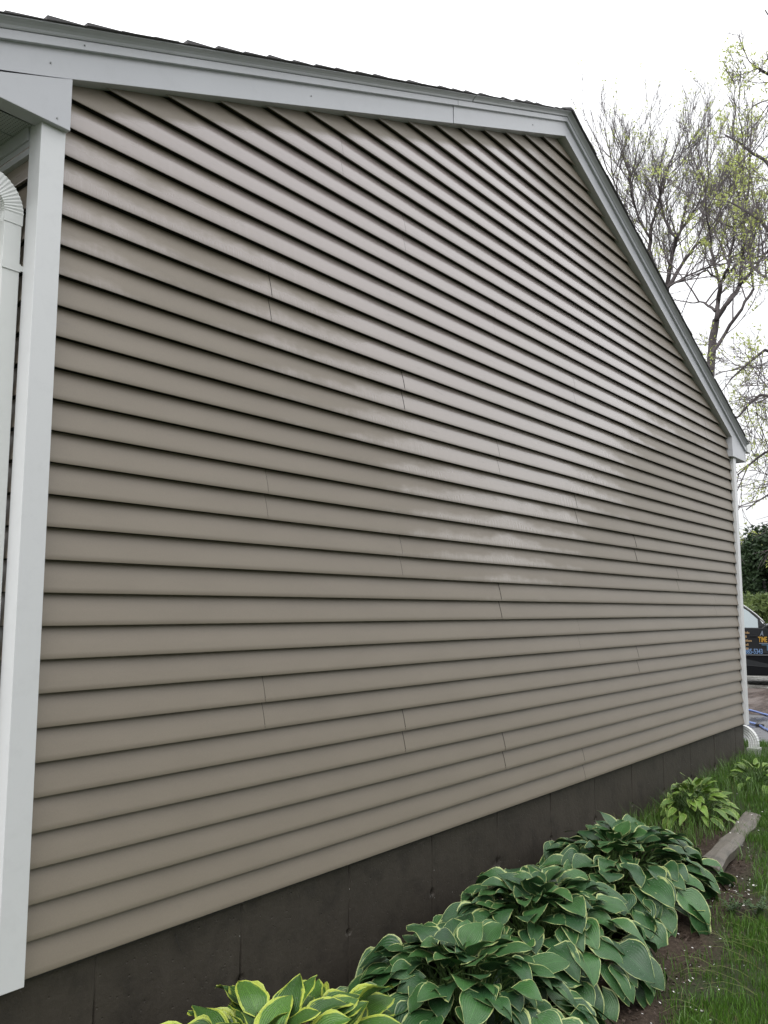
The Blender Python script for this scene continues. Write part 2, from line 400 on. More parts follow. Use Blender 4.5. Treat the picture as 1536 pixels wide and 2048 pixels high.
# --- corner posts (L section with returned flanges)
def corner_post(x0, x1, side, name='corner_post'):
    m = MB()
    if side < 0:   # left: outer corner at x0
        outline = [(x0, -.0225), (x1, -.0225), (x1, .018), (x1-.003, .018), (x1-.003, -.019), (x0+.0035, -.019), (x0+.0035, .0475), (-.074, .0475), (-.074, .0505), (x0, .0505)]
    else:
        outline = [(x0, -.0225), (x1, -.0225), (x1, .0505), (7.144, .0505), (7.144, .0475), (x1-.0035, .0475), (x1-.0035, -.019), (x0+.003, -.019), (x0+.003, .018), (x0, .018)]
    m.prism([(x, y, -.012) for x, y in outline], [(x, y, 2.62) for x, y in outline])
    return bevel(m.obj(name, M_POST, house), .0022, 2)
corner_post(-.094, -.012, -1); corner_post(7.080, 7.163, 1)
# J channel lips beside the posts
for x0, x1 in ((7.066, 7.0795),):
    m = MB(); m.box(x0, x1, .012, .024, 0, 2.6); m.obj('channel_trim', M_DARK, house)
# --- foundation with recessed form joints and broken tie holes
FX0, FX1, FZ0, FZ1, FY = -.07, 7.135, -1.1, -.006, .028
joints = [.25+.602*i for i in range(12)]
holes = [(j, -.283) for j in joints]
gx = set(np.round(np.arange(FX0, FX1, .05), 3)); gx.update([FX0, FX1])
for j in joints:
    for d in (-.012, -.006, -.0035, 0, .0035, .006, .012, -.03, .03, -.022, .022): 
        if FX0 < j+d < FX1: gx.add(round(j+d, 4))
gx = sorted(gx); gz = sorted(set(np.round(np.concatenate([np.arange(FZ0, FZ1, .045), np.arange(-.345, -.22, .008), [FZ1]]), 4)))
vs = []; r2 = random.Random(3)
hr = {j: [r2.uniform(.010, .024) for _ in range(3)] for j in joints}
for z in gz:
    for x in gx:
        j = min(joints, key=lambda q: abs(q-x)); d = abs(x-j); y = FY
        side = int((x-.25)//.602); y += .0012*math.sin(side*2.3)
        wob = .0015*math.sin(z*37+j*5)
        if d < .0065: y += .010*(1-d/.0065)*(.6+.4*math.sin(z*23+j))
        elif d < .010: y -= .0012*math.sin(z*51+j*3)
        hd = math.hypot((x-j)*1.0, (z+.283+.01*math.sin(j*9)))
        if hd < hr[j][0]*1.5: y += .016*max(0, 1-hd/(hr[j][0]*1.5))**.6*(.7+.3*math.sin(x*900+z*700))
        vs.append((x, y, z))
nxg = len(gx); fs = [(r*nxg+i, r*nxg+i+1, (r+1)*nxg+i+1, (r+1)*nxg+i) for r in range(len(gz)-1) for i in range(nxg-1)]
m = MB(); m.add(vs, fs); b0 = len(m.v)
m.add([(FX0, FY+.02, FZ0), (FX0, D, FZ0), (FX0, D, FZ1), (FX0, FY, FZ1)], [(0, 1, 2, 3)]); m.add([(FX1, FY, FZ0), (FX1, D, FZ0), (FX1, D, FZ1), (FX1, FY, FZ1)], [(0, 1, 2, 3)])
m.add([(FX0, FY, FZ1), (FX1, FY, FZ1), (FX1, D, FZ1), (FX0, D, FZ1)], [(0, 1, 2, 3)])
fnd = m.obj('foundation', M_FND, house, fix=False)
# starter strip under the first course
m = MB(); m.box(0, L, .006, .024, -.008, .0025); m.obj('starter_strip', M_DARK, house)
# --- rake boards
def rake_piece(name, cs, x0, x1, mat, dy=0.0, dzo=0.0, bev=.0015):
    m = MB(); A = [(x0, y+dy, zrake(x0)+dz+dzo) for y, dz in cs]; B = [(x1, y+dy, zrake(x1)+dz+dzo) for y, dz in cs]
    m.prism(A, B); o = m.obj(name, mat, house)
    if bev: bevel(o, bev, 2)
    return o
CS1 = [(-.040, 0), (.022, .002), (.022, .12), (-.040, .12)]
CS2 = [(-.056, .100), (-.030, .100), (-.030, .1315), (-.056, .1315)]
CS3 = [(-.0570, .1335), (-.0600, .138), (-.0625, .144), (-.0690, .151), (-.0790, .1565), (-.0860, .1580), (-.0860, .1625), (-.030, .1625), (-.030, .1335)]
rake_piece('rake_board', CS1, -.46, 2.204, M_TRIM); rake_piece('rake_board', CS1, 2.2075, XR-.001, M_TRIM, -.0022)
rake_piece('rake_board', CS1, XR+.001, 7.42, M_TRIM)
rake_piece('rake_trim', CS2, -.46, 2.230, M_TRIM); rake_piece('rake_trim', CS2, 2.2315, XR, M_TRIM, -.0008); rake_piece('rake_trim', CS2, XR, 7.425, M_TRIM)
rake_piece('drip_edge', CS3, -.47, 2.372, M_TRIM); rake_piece('drip_edge', CS3, 2.376, XR, M_TRIM, -.003, .001); rake_piece('drip_edge', CS3, XR, 7.408, M_TRIM)
# --- eave returns
def eave_return(pts, y0, y1):
    m = MB(); m.prism([(x, y0, z) for x, z in pts], [(x, y1, z) for x, z in pts]); return bevel(m.obj('eave_return', M_TRIM, house), .0018, 2)
eave_return([(-.46, 2.603), (-.008, 2.603), (-.008, zrake(-.008)-.001), (-.46, zrake(-.46)-.001)], -.0425, .02)
eave_return([(7.004, 2.565), (7.430, 2.565), (7.430, zrake(7.43)+.0), (7.004, zrake(7.004)-.001)], -.0425, .02)
M_NAIL = simple('dull_nail_head', (.30, .31, .31), .5)
# nail heads on the aluminium
for x, y, z in ((-.055, -.0445, 2.625), (-.085, -.0425, 2.80), (.02, -.0585, zrake(.02)+.116), (1.1, -.0425, zrake(1.1)+.05), (3.1, -.0447, zrake(3.1)+.05)):
    m = MB(); m.tube([(x, y-.001, z), (x, y+.003, z)], .0028, 8); m.obj('nail_head', M_NAIL, house)
# soffits, frieze
for x0, x1, zz in ((-.46, -.0945, 2.612), (7.164, 7.43, 2.574)):
    m = MB(); n = 60
    for i in range(n): m.box(x0, x1, .001+i*.15, .001+i*.15+.142, zz, zz+.006); m.box(x0, x1, .001+i*.15+.142, .001+(i+1)*.15, zz+.004, zz+.010)
    m.obj('soffit', M_SOF, house)
m = MB(); m.box(-.1015, -.074, .051, D, 2.566, 2.6115); m.box(-.094, -.074, .051, D, 2.52, 2.566); m.obj('frieze_trim', M_TRIM, house)
m = MB(); m.box(-.475, -.4605, -.04, D, 2.60, 2.76); m.obj('fascia', M_TRIM, house)
m = MB(); m.box(7.4305, 7.445, -.04, D, 2.563, 2.72); m.obj('fascia', M_TRIM, house)
# --- roof: deck + shingles at the rakes
roofo = MB()
for (x0, x1) in ((-.50, XR), (XR, 7.405)):
    A = [(x0, -.028, zrake(x0)+.134), (x1, -.028, zrake(x1)+.134), (x1, -.028, zrake(x1)+.1626), (x0, -.028, zrake(x0)+.1626)]
    roofo.prism(A, [(x, D+.1, z) for x, _, z in A])
roof = roofo.obj('roof', M_SHG, house)
r3 = random.Random(5)
def shingle_mesh(sgn, th, LN=.36):
    m = MB()
    e = .131*1.0
    # local x up the slope (horizontal), z extra above the deck line
    for (y0, y1, dz) in ((0, .98, 0),):
        lo = th+.0050; hi = .0012
        A = [(0, y0, .0008), (0, y0, lo), (min(.125, LN*.5), y0, hi+.0006), (LN, y0, hi+.0005), (LN, y0, 0)]
        B = [(x, y1, z) for x, _, z in A]
        m.prism(A, B)
    s = SL if sgn > 0 else SR
    m.v = [(sgn*x, y, z+s*x) for x, y, z in m.v]
    return m.mesh('shingle', M_SHG)
SM = {(s, k): shingle_mesh(s, .0025+.004*k) for s in (1, -1) for k in range(3)}
def put_shingle(x, sgn, y):
    if abs(XR-x) < .37:
        me = shingle_mesh(sgn, .005, abs(XR-x)-.01)
    else: me = SM[(sgn, r3.randrange(3))]
    o = bpy.data.objects.new('shingle', me); link(o, roof)
    o.location = (x, y, zrake(x)+.1628+r3.uniform(0, .0015)); o.rotation_euler = (0, 0, r3.uniform(-.004, .004))
x = -.535
while x < XR-.06:
    put_shingle(x, 1, -.094+r3.uniform(-.008, .006)); x += .1335+r3.uniform(-.004, .004)
x = 7.412
while x > XR+.06:
    put_shingle(x, -1, -.094+r3.uniform(-.008, .006)); x -= .1335+r3.uniform(-.004, .004)
for i in range(10):
    m = MB(); y0 = -.098+i*.145; t = .008+.012*(i % 2)*.5
    A = [(XR-.15, y0, zrake(XR-.15)+.168), (XR-.15, y0, zrake(XR-.15)+.175), (XR-.02, y0, zrake(XR)+.176+t*.3), (XR+.02, y0, zrake(XR)+.176+t*.3), (XR+.15, y0, zrake(XR+.15)+.175), (XR+.15, y0, zrake(XR+.15)+.168), (XR, y0, zrake(XR)+.168)]
    m.prism(A, [(x, y+.28, z-.004) for x, y, z in A]); m.obj('ridge_cap', M_SHG, roof)
# --- gutters
def gutter(x0, sgn, z0):
    m = MB(); pr = [(0, 0), (.115, 0), (.135, .035), (.142, .075), (.157, .085), (.157, .098), (.151, .098), (.151, .090), (.136, .080), (.129, .038), (.110, .005), (.005, .005), (.005, .105), (0, .105)]
    A = [(x0+sgn*a, -.055, z0+b) for a, b in pr]; m.prism(A, [(x, D, z) for x, _, z in A])
    cap = [(0, 0), (.115, 0), (.135, .035), (.142, .075), (.157, .085), (.157, .098), (0, .105)]
    A = [(x0+sgn*a, -.058, z0+b) for a, b in cap]; m.prism(A, [(x, -.053, z) for x, _, z in A]); return m.obj('gutter', M_GUT, house)
gutter(7.4455, 1, 2.672); gutter(-.476, -1, 2.62)
# --- downspouts: ribbed rectangular section swept along a path
def ribbed_section(w, d, nr=4, dep=.0035):     # w across (x), d deep (y); flutes on all faces
    P = []
    def side(p0, p1, nrm):
        k = nr*6
        for i in range(k):
            t = i/k; p = np.array(p0)*(1-t)+np.array(p1)*t
            f = dep*(.5-.5*math.cos(2*math.pi*nr*t)) if .08 < t < .92 else 0
            P.append(tuple(p-np.array(nrm)*f))
    side((-w/2, -d/2), (w/2, -d/2), (0, -1)) if False else [P.append((-w/2+w*t, -d/2)) for t in (0, .05, .5, .95)]
    [P.append((w/2, -d/2+d*t)) for t in (0, .05, .5, .95)]
    [P.append((w/2-w*t, d/2)) for t in (0, .05, .5, .95)]
    side((-w/2, d/2), (-w/2, -d/2), (-1, 0))
    return P
def sweep(path, up, sec, scales, mb):
    path = [np.array(p, float) for p in path]; n = len(path); b = len(mb.v); k = len(sec)
    for i, p in enumerate(path):
        t = path[min(i+1, n-1)]-path[max(0, i-1)]; t /= np.linalg.norm(t); v = np.array(up, float); u = np.cross(v, t); u /= np.linalg.norm(u)
        s = scales[i]
        for a, c in sec: mb.v.append(tuple(p+u*a*s+v*c*s))
    for i in range(n-1):
        for j in range(k):
            j2 = (j+1) % k; mb.f.append((b+i*k+j, b+i*k+j2, b+(i+1)*k+j2, b+(i+1)*k+j)); mb.m.append(0)
    mb.f.append(tuple(b+j for j in range(k-1, -1, -1))); mb.m.append(0); mb.f.append(tuple(b+(n-1)*k+j for j in range(k))); mb.m.append(0)
def arc(c, r, a0, a1, n, ax, az):      # points in the plane spanned by ax, az
    return [np.array(c)+r*(math.cos(a0+(a1-a0)*i/n)*np.array(ax)+math.sin(a0+(a1-a0)*i/n)*np.array(az)) for i in range(n+1)]
ds = MB(); sec = ribbed_section(.056, .078)
YC = .052+.039; XC = -.1315
sweep([(XC, YC, 2.285), (XC, YC, -.15), ], (0, 1, 0), sec, [1, 1], ds)
dsp = ds.obj('downspout', M_GUT, house); bevel(dsp, .0015, 1)
el = MB(); cen = (XC-.095, YC, 2.305)
pth = arc(cen, .095, 0, math.radians(68), 22, (1, 0, 0), (0, 0, 1)); scl = [1.06+.045*(i % 2) for i in range(23)]
a = math.radians(68); tdir = np.array([-math.sin(a), 0, math.cos(a)]); last = pth[-1]
pth += [last+tdir*.03, last+tdir*.30]; scl += [1.05, 1.0]
sweep([(XC, YC, 2.272)]+pth, (0, 1, 0), sec, [1.06]+scl, el); el.obj('elbow', M_GUT, dsp)
st = MB(); st.box(XC-.030, XC+.030, YC-.0425, YC-.0405, 2.12, 2.145); st.box(XC+.030, XC+.046, YC-.0425, YC-.0405, 2.124, 2.141); st.obj('strap', M_GUT, dsp)
# far corner downspout and its kick-out elbow
ds = MB(); XC2, YC2 = 7.215, .16
sec2 = ribbed_section(.078, .056)
sweep([(XC2, YC2, 2.45), (XC2, YC2, .06)], (1, 0, 0), [(b_, a_) for a_, b_ in sec], [1, 1], ds); dsp2 = ds.obj('downspout', M_GUT, house)
el = MB(); XE = 7.235
pth = [(XC2, YC2, .08), (XC2, YC2-.002, .0), (XE, YC2-.018, -.045)]+arc((XE, .090, -.195), .125, math.radians(100), math.radians(180), 18, (0, 1, 0), (0, 0, 1))
q3 = pth[-1]; pth.append(q3+np.array([0, 0, -.05]))
sweep(pth, (1, 0, 0), [(b_, a_) for a_, b_ in sec], [1.04+(.07 if (i > 2 and i % 2) else 0) for i in range(len(pth))], el); el.obj('elbow', M_GUT, dsp2)
ad_ = MB(); ad_.box(XE-.055, XE+.055, q3[1]-.048, q3[1]+.048, -.42, q3[2]-.045); ad_.box(XE-.060, XE+.060, q3[1]-.053, q3[1]+.053, q3[2]-.065, q3[2]-.040)
for k in (-.03, 0, .03): ad_.box(XE-.060, XE-.055, q3[1]+k-.004, q3[1]+k+.004, -.40, q3[2]-.066)
bevel(ad_.obj('drain_adapter', simple('pale_plastic_adapter', (.42, .43, .40), .5, .25), dsp2), .003)
# a kinked rust-dark seam wire hanging under the siding
m = MB(); m.tube([(.55, .022, -.035), (.553, .018, -.06), (.566, .020, -.085), (.575, .022, -.10)], .0012, 5); m.obj('stray_wire', M_DARK, house)

# ================================================================== PLANTS
def leaf_material(name, base, dark, margin, streak=.12, mw=.12, gloss=.32):
    t = NT(name)
    uv = t.n('ShaderNodeTexCoord').outputs['UV']; s = t.n('ShaderNodeSeparateXYZ', {0: uv}); u, v = s.outputs[0], s.outputs[1]   # u along, v -1..1 -> 0..1
    rnd = t.n('ShaderNodeObjectInfo').outputs['Random']
    av = t.math('ABSOLUTE', t.math('SUBTRACT', t.math('MULTIPLY', v, 2.0), 1.0))
    off = t.n('ShaderNodeCombineXYZ', {0: t.math('MULTIPLY', rnd, 40.0), 1: t.math('MULTIPLY', rnd, 17.0), 2: 0.0}).outputs[0]
    q = t.n('ShaderNodeVectorMath', {0: uv, 1: off}, operation='ADD').outputs[0]
    ns = t.noise(q, 1.0, 4, .6, sx=2.2, sy=14); nl = t.noise(q, 1.0, 2, .5, sx=2.5, sy=2.0)
    edge = t.math('ADD', av, t.math('MULTIPLY', t.math('SUBTRACT', ns, .5), streak*4))
    edge = t.math('ADD', edge, t.math('MULTIPLY', t.math('SUBTRACT', nl, .5), .55))
    tip = t.n('ShaderNodeMapRange', {0: u, 1: .80, 2: 1.0, 3: 0, 4: .20}).outputs[0]
    edge = t.math('ADD', edge, tip)
    mk = t.n('ShaderNodeMapRange', {0: edge, 1: 1-mw-.03, 2: 1-mw+.03}).outputs[0]
    rim = t.n('ShaderNodeMapRange', {0: av, 1: .955, 2: .985}).outputs[0]
    big = t.noise(q, 3, 4)
    col = t.mix(big, dark, base)
    vein = t.math('SINE', t.math('MULTIPLY', t.math('POWER', t.math('MAXIMUM', av, .001), .8), 46.0))
    mid = t.ramp(av, [(.0, 1), (.035, 0)])
    col = t.mix(t.math('MULTIPLY', t.math('MULTIPLY_ADD', vein, .5, .5), .22), col, tuple(k*1.7 for k in base))
    col = t.mix(t.math('MULTIPLY', mid, .35), col, tuple(k*2.2 for k in base))
    hue = t.mix(rnd, (.62, .66, .70), (1.42, 1.34, 1.0)); col = t.mix(1.0, col, hue, 'MULTIPLY')
    col = t.mix(mk, col, margin); col = t.mix(t.math('MULTIPLY', rim, .55), col, tuple(min(1, k*1.25+.05) for k in margin))
    # rain drops: bump and gloss, plus pale dots painted in as sky glints
    pv = t.n('ShaderNodeMapping', {'Vector': q, 'Scale': (27, 21, 1)}).outputs[0]
    vo = t.n('ShaderNodeTexVoronoi', {'Vector': pv, 'Scale': 1.0}); dist = vo.outputs['Distance']
    pick = t.ramp(t.n('ShaderNodeSeparateColor', {0: vo.outputs['Color']}).outputs[0], [(.52, 0), (.54, 1)])
    dome = t.math('MULTIPLY', t.ramp(dist, [(0.0, 1), (.20, .7), (.27, 0)]), pick)
    ring = t.math('MULTIPLY', t.ramp(dist, [(.10, 1), (.16, 0)]), pick)
    col = t.mix(t.math('MULTIPLY', ring, .75), col, (.62, .67, .62))
    nb = t.bump(vein, .35, .0016); nb = t.bump(mid, -.5, .002, nb); nb = t.bump(dome, .9, .003, nb)
    t.set(col=col, rough=t.math('SUBTRACT', gloss+.08, t.math('MULTIPLY', dome, .3)), nrm=nb, spec=.5)
    return t.mat
M_HOSTA = leaf_material('green_leaf_cream_margin', (.043, .118, .040), (.019, .062, .022), (.36, .42, .16), .17, .05)
M_HOSTA_Y = leaf_material('bright_leaf_yellow_margin', (.060, .140, .026), (.026, .076, .016), (.36, .43, .06), .17, .19)
M_HOSTA_L = leaf_material('lime_leaf', (.135, .235, .045), (.070, .145, .026), (.36, .44, .12), .08, .10)
M_STEM = simple('pale_green_stalk', (.075, .14, .035), .45, .25, 30)
def blade_mesh(name, W, Lb, cup, droop, wave, twist, heart, mats, nu=9, nv=8, stalk=None, seed=0):
    r = random.Random(seed); vs = []; fs = []; uv = []
    ph = r.uniform(0, 6)
    for i in range(nu+1):
        u = i/nu; a = u**.62
        wd = W*.5*(math.sin(math.pi*min(1, a))**.72)*(1-.10*u) if 0 < u < 1 else 0
        wd = max(wd, W*.06 if i == 0 else 0)
        ang = -droop*u*u; 
        for j in range(nv+1):
            v = -1+2*j/nv
            x = wd*v; y = Lb*(u-.0)-heart*Lb*abs(v)**1.6*(1-u)**3
            z = cup*wd*abs(v)**1.3*(1.15-.6*u)+wave*math.sin(ph+u*9+(1.7 if v > 0 else 0))*abs(v)**3*W
            z += -droop*Lb*u**2.2+.07*Lb*math.sin(math.pi*u)
            x += twist*Lb*u*u
            vs.append((x, y, z)); uv.append((u, j/nv))
    n1 = nv+1
    for i in range(nu):
        for j in range(nv): fs.append((i*n1+j, i*n1+j+1, (i+1)*n1+j+1, (i+1)*n1+j))
    mb = MB(); mb.add(vs, fs, 0); nb = len(vs)
    if stalk:   # from leaf base back and down
        pts = [(0, .012*Lb, .0), (0, -stalk*.22, -.10*stalk), (0, -stalk*.48, -.38*stalk), (0, -stalk*.62, -.80*stalk)]
        mb.tube(pts, [.0028, .0034, .0042, .005], 4, 1, cap=False)
    me = mb.mesh(name, mats, True, fix=False)
    ul = me.uv_layers.new(name='UVMap'); d = np.zeros(len(me.loops)*2, np.float32)
    li = np.zeros(len(me.loops), np.int32); me.loops.foreach_get('vertex_index', li)
    UV = np.array(uv+[(.3, .5)]*(len(mb.v)-nb), np.float32); ul.data.foreach_set('uv', UV[li].ravel()); return me
def leaf_set(mats, W, Lb, n, k0, heart=.16, wave=.03, cup=.28, stalk=.22):
    r = random.Random(k0)
    return [blade_mesh('leaf', W*r.uniform(.88, 1.12), Lb*r.uniform(.9, 1.1), cup*r.uniform(-.1, 1.5), r.uniform(.05, .34), wave*r.uniform(.3, 1.6), r.uniform(-.09, .09), heart*r.uniform(.6, 1.2), mats, stalk=stalk, seed=k0*31+i) for i in range(n)]
def hosta(label, loc, rx, ry, ht, nleaf, meshes, group=None, seed=1, scale=1.0, spread=1.0, up0=46, down1=-46, zroot=None, yclip=-.03):
    r = random.Random(seed); root = empty('hosta', loc); tag(root, label, 'hosta plant', group)
    z0 = float(ground_z(loc[0], loc[1])) if zroot is None else zroot
    root.location.z = z0
    GA = 2.39996
    for i in range(nleaf):
        f = (i+.5)/nleaf; rr = f**.58; az = i*GA+r.uniform(-.35, .35)
        px = rx*rr*math.cos(az)*r.uniform(.86, 1.1); py = ry*rr*math.sin(az)*r.uniform(.86, 1.1)
        if loc[1]+py > -.13: py = -.13-loc[1]-r.uniform(0, .06)
        pz = ht*(1-.86*rr**2.4)+r.uniform(-.03, .03)
        pz = max(pz, .05)
        pit = math.radians(up0+(down1-up0)*rr**1.1+r.uniform(-14, 14)); roll = math.radians(r.uniform(-26, 26)); yaw = az-math.pi/2+r.uniform(-.45, .45)
        s = scale*r.uniform(.60, 1.04)*(.82+.24*rr)
        o = bpy.data.objects.new('leaf', r.choice(meshes)); link(o, root)
        # a leaf must not poke through the wall: turn blades near it along the wall
        if loc[1]+py > -.26 and math.sin(az) > .2: yaw = (0 if False else (-math.pi/2 if math.cos(az) > 0 else math.pi/2))+r.uniform(-.35, .35); 
        mat = Matrix.Rotation(yaw, 4, 'Z') @ Matrix.Rotation(pit, 4, 'X') @ Matrix.Rotation(roll, 4, 'Y')
        o.matrix_local = Matrix.Translation((px, py, pz)) @ mat @ Matrix.Scale(s, 4)
    c = MB()   # crown of stalks at the heart
    for k in range(26):
        a = r.uniform(0, 6.28); q = r.uniform(.2, .7)
        c.tube([(r.uniform(-.04, .04), r.uniform(-.04, .04), -.02), (rx*q*.4*math.cos(a), ry*q*.4*math.sin(a), ht*.35), (rx*q*math.cos(a), ry*q*math.sin(a), ht*.72*(1-q*q*.6))], [.006, .005, .0035], 4, cap=False)
    c.obj('stalk', M_STEM, root, smooth=True, fix=False)
    return root
LG = leaf_set([M_HOSTA, M_STEM], .150, .158, 16, 11, heart=.22, wave=.05)
LY = leaf_set([M_HOSTA_Y, M_STEM], .150, .195, 8, 23, wave=.07, cup=.45)
LL = leaf_set([M_HOSTA_L, M_STEM], .060, .135, 6, 37, heart=.05, wave=.05, cup=.35, stalk=.12)
hosta('yellow edged hosta in front of the foundation at the bottom edge of the frame', (.46, -.50, 0), .62, .34, .37, 150, LY, seed=6, scale=.92, up0=48, down1=-25)
G = 'green hostas with cream margins along the foundation'
hosta('green hosta with cream leaf edges, beside the yellow edged one', (1.48, -.54, 0), .46, .48, .30, 225, LG, G, seed=5)
hosta('green hosta with cream leaf edges, middle of the row between two others', (2.12, -.50, 0), .54, .48, .32, 240, LG, G, seed=9)
hosta('rounded green hosta nearest the grey border board, end of the row', (3.10, -.46, 0), .76, .46, .28, 285, LG, G, seed=14)
hosta('small lime green hosta behind the grey border board', (4.76, -.30, 0), .28, .22, .21, 100, LL, seed=21, scale=1.0, up0=60, down1=-25)
hosta('lime green hosta sprouting in tall grass near the downspout elbow', (5.95, -.40, 0), .20, .20, .17, 34, LL, seed=27, scale=1.0, up0=60, down1=-20)

# --- border boards
def board_mat():
    t = NT('weathered_grey_board'); P = t.objc()
    g_ = t.noise(P, 1.0, 7, .65, sx=5, sy=60, sz=60); b = t.noise(P, 9, 5)
    col = t.mix(g_, (.080, .068, .054), (.19, .168, .140)); col = t.mix(t.ramp(b, [(.5, 0), (.75, 1)]), col, (.06, .055, .045))
    return t.set(col=col, rough=.5, nrm=t.bump(g_, .7, .005), spec=.6)
M_BRD = board_mat()
def border_board(label, p0, p1, w, th, z, seed, mat=M_BRD):
    r = random.Random(seed); p0 = np.array(p0); p1 = np.array(p1); d = p1-p0; ln = np.linalg.norm(d); n = 22; m = MB(); A = []
    for i in range(n+1):
        x = ln*i/n; wv = .006*math.sin(i*.7+seed)+r.uniform(-.003, .003); zz = .012*math.sin(i*.25+seed)
        a = w/2+wv; A.append([(x, -a, zz-th), (x, a, zz-th), (x, a, zz-.006), (x, a*.86, zz), (x, 0, zz+.003), (x, -a*.86, zz-.001), (x, -a, zz-.010)])
    for i in range(n): m.prism(A[i], A[i+1], caps=False)
    m.add(A[0], [tuple(range(7))]); m.add(A[-1], [tuple(range(6, -1, -1))])
    o = m.obj('border_board', mat); o.location = (p0[0], p0[1], z); o.rotation_euler = (.10, 0, math.atan2(d[1], d[0]))
    return tag(o, label, 'board')
border_board('long weathered grey board lying in the grass beyond the hostas', (3.55, -.78), (5.02, -.62), .115, .06, -.355, 1)
border_board('short brown board end showing in the shade under the hostas', (2.0, -.80), (2.68, -.765), .07, .06, -.445, 4, simple('brown_wet_board', (.10, .07, .045), .6, .3, 9, .3))

# --- fallen petals, clods
def scatter_quads(name, mat, pts, size, tilt=.5, kind='stuff', seed=0):
    r = np.random.default_rng(seed); n = len(pts); pts = np.array(pts, float)
    a = r.uniform(0, 6.28, n); s = size*r.uniform(.5, 1.3, n); e = r.uniform(.45, .9, n)
    ux = np.stack([np.cos(a), np.sin(a), r.uniform(-tilt, tilt, n)], -1)*s[:, None]; uy = np.stack([-np.sin(a), np.cos(a), r.uniform(-tilt, tilt, n)], -1)*(s*e)[:, None]
    V = np.stack([pts-ux, pts-uy*.8+ux*.1, pts+ux, pts+uy*.8+ux*.1], 1).reshape(-1, 3)
    me = np_mesh(name, V, np.arange(4*n).reshape(-1, 4), mat); o = link(bpy.data.objects.new(name, me)); return tag(o, kind=kind)
M_PET = simple('white_petals', (.62, .60, .58), .5, .1)
pp = []
rp = np.random.default_rng(5)
for _ in range(300):
    x = rp.uniform(1.4, 8.8); y = rp.uniform(-2.2, -.25)
    pp.append((x, y, float(ground_z(x, y))+rp.uniform(.006, .05)))
for cx, cy, s_, k in ((3.45, -.98, .12, 34), (4.4, -.71, .3, 16), (2.3, -1.05, .3, 30), (1.9, -1.2, .3, 20)):
    for _ in range(k):
        x = cx+rp.normal(0, s_); y = cy+rp.normal(0, .05 if s_ > .2 else .06); pp.append((x, y, float(ground_z(x, y))+.016+(.085 if cx == 4.4 and y > -.8 else 0)))
scatter_quads('fallen_petals', M_PET, pp, .0075, .35, seed=2)
cl = []
while len(cl) < 9000:
    x = rp.uniform(.2, 4.9); y = rp.uniform(-1.5, 0)
    if y > lawn_edge(x)-.10+rp.normal(0, .06): cl.append((x, y, float(ground_z(x, y))+rp.uniform(0, .008)))
scatter_quads('leaf_litter', simple('dark_leaf_litter', (.055, .036, .026), .75, .6, 90), cl, .009, .6, seed=3)

# --- grass
def grass_mat():
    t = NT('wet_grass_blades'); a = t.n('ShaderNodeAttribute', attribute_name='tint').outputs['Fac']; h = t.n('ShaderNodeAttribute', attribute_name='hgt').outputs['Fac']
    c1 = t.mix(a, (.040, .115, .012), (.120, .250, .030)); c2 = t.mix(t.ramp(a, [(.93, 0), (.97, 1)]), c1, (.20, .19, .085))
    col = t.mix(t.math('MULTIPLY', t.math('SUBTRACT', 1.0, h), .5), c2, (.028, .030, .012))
    t.set(col=col, rough=.38, spec=.5); t.mat.node_tree
    return t.mat
M_GRS = grass_mat()
def grass(name, P, hmin, hmax, wid, seed, lean=.45, tint=(0, .9)):
    r = np.random.default_rng(seed); n = len(P); h = r.uniform(hmin, hmax, n)*r.uniform(.6, 1.0, n)
    if hasattr(wid, '__len__'): pass
    a = r.uniform(0, 6.28, n); la = r.uniform(0, 6.28, n); ld = r.uniform(.05, lean, n)*h
    sx = np.stack([np.cos(a), np.sin(a), 0*a], -1)*(wid*r.uniform(.6, 1.2, n))[:, None]
    le = np.stack([np.cos(la)*ld, np.sin(la)*ld, 0*a], -1); up = np.stack([0*a, 0*a, h], -1)
    p0 = P; p1 = P+up*.55+le*.30; p2 = P+up*(1-.25*(ld/h)[:, None]**1)+le
    V = np.stack([p0-sx*.5, p0+sx*.5, p1-sx*.42, p1+sx*.42, p2], 1).reshape(-1, 3)
    b = np.arange(n)*5
    T = np.concatenate([np.stack([b, b+1, b+3], -1), np.stack([b, b+3, b+2], -1), np.stack([b+2, b+3, b+4], -1)])
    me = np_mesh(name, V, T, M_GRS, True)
    tn = r.uniform(*tint, n); patch = .5+.5*np.sin(P[:, 0]*4.1+np.sin(P[:, 1]*5))*np.cos(P[:, 1]*4.7)
    tn = np.clip(tn*.75+patch*.18, 0, 1); tn[r.uniform(0, 1, n) > .97] = 1.0
    A = me.attributes.new('tint', 'FLOAT', 'POINT'); A.data.foreach_set('value', np.repeat(tn, 5).astype(np.float32))
    A = me.attributes.new('hgt', 'FLOAT', 'POINT'); A.data.foreach_set('value', np.tile(np.array([0, 0, .6, .6, 1]), n).astype(np.float32))
    o = link(bpy.data.objects.new(name, me)); return tag(o, kind='stuff')
def sample(n, x0, x1, y0, y1, fn, seed):
    r = np.random.default_rng(seed); x = r.uniform(x0, x1, n); y = r.uniform(y0, y1, n)
    keep = r.uniform(0, 1, n) < fn(x, y); x = x[keep]; y = y[keep]; return np.stack([x, y, ground_z(x, y)-.004], -1)
def cl_noise(x, y): return .5+.25*np.sin(x*7.3+2*np.sin(y*6.1))+.25*np.cos(y*9.1+1.5*np.sin(x*5.7))
def lawn_d(x, y):
    e = lawn_edge(x); d = e-y+.06*np.sin(x*13)+.04*np.sin(x*29+y*11); base = np.clip(d/.16+.10, 0, 1); clump = cl_noise(x, y)
    thin = np.where(d < .32, .35+.65*(clump > .5), 1.0)
    return np.where(x < 9.05, base*thin, 0)
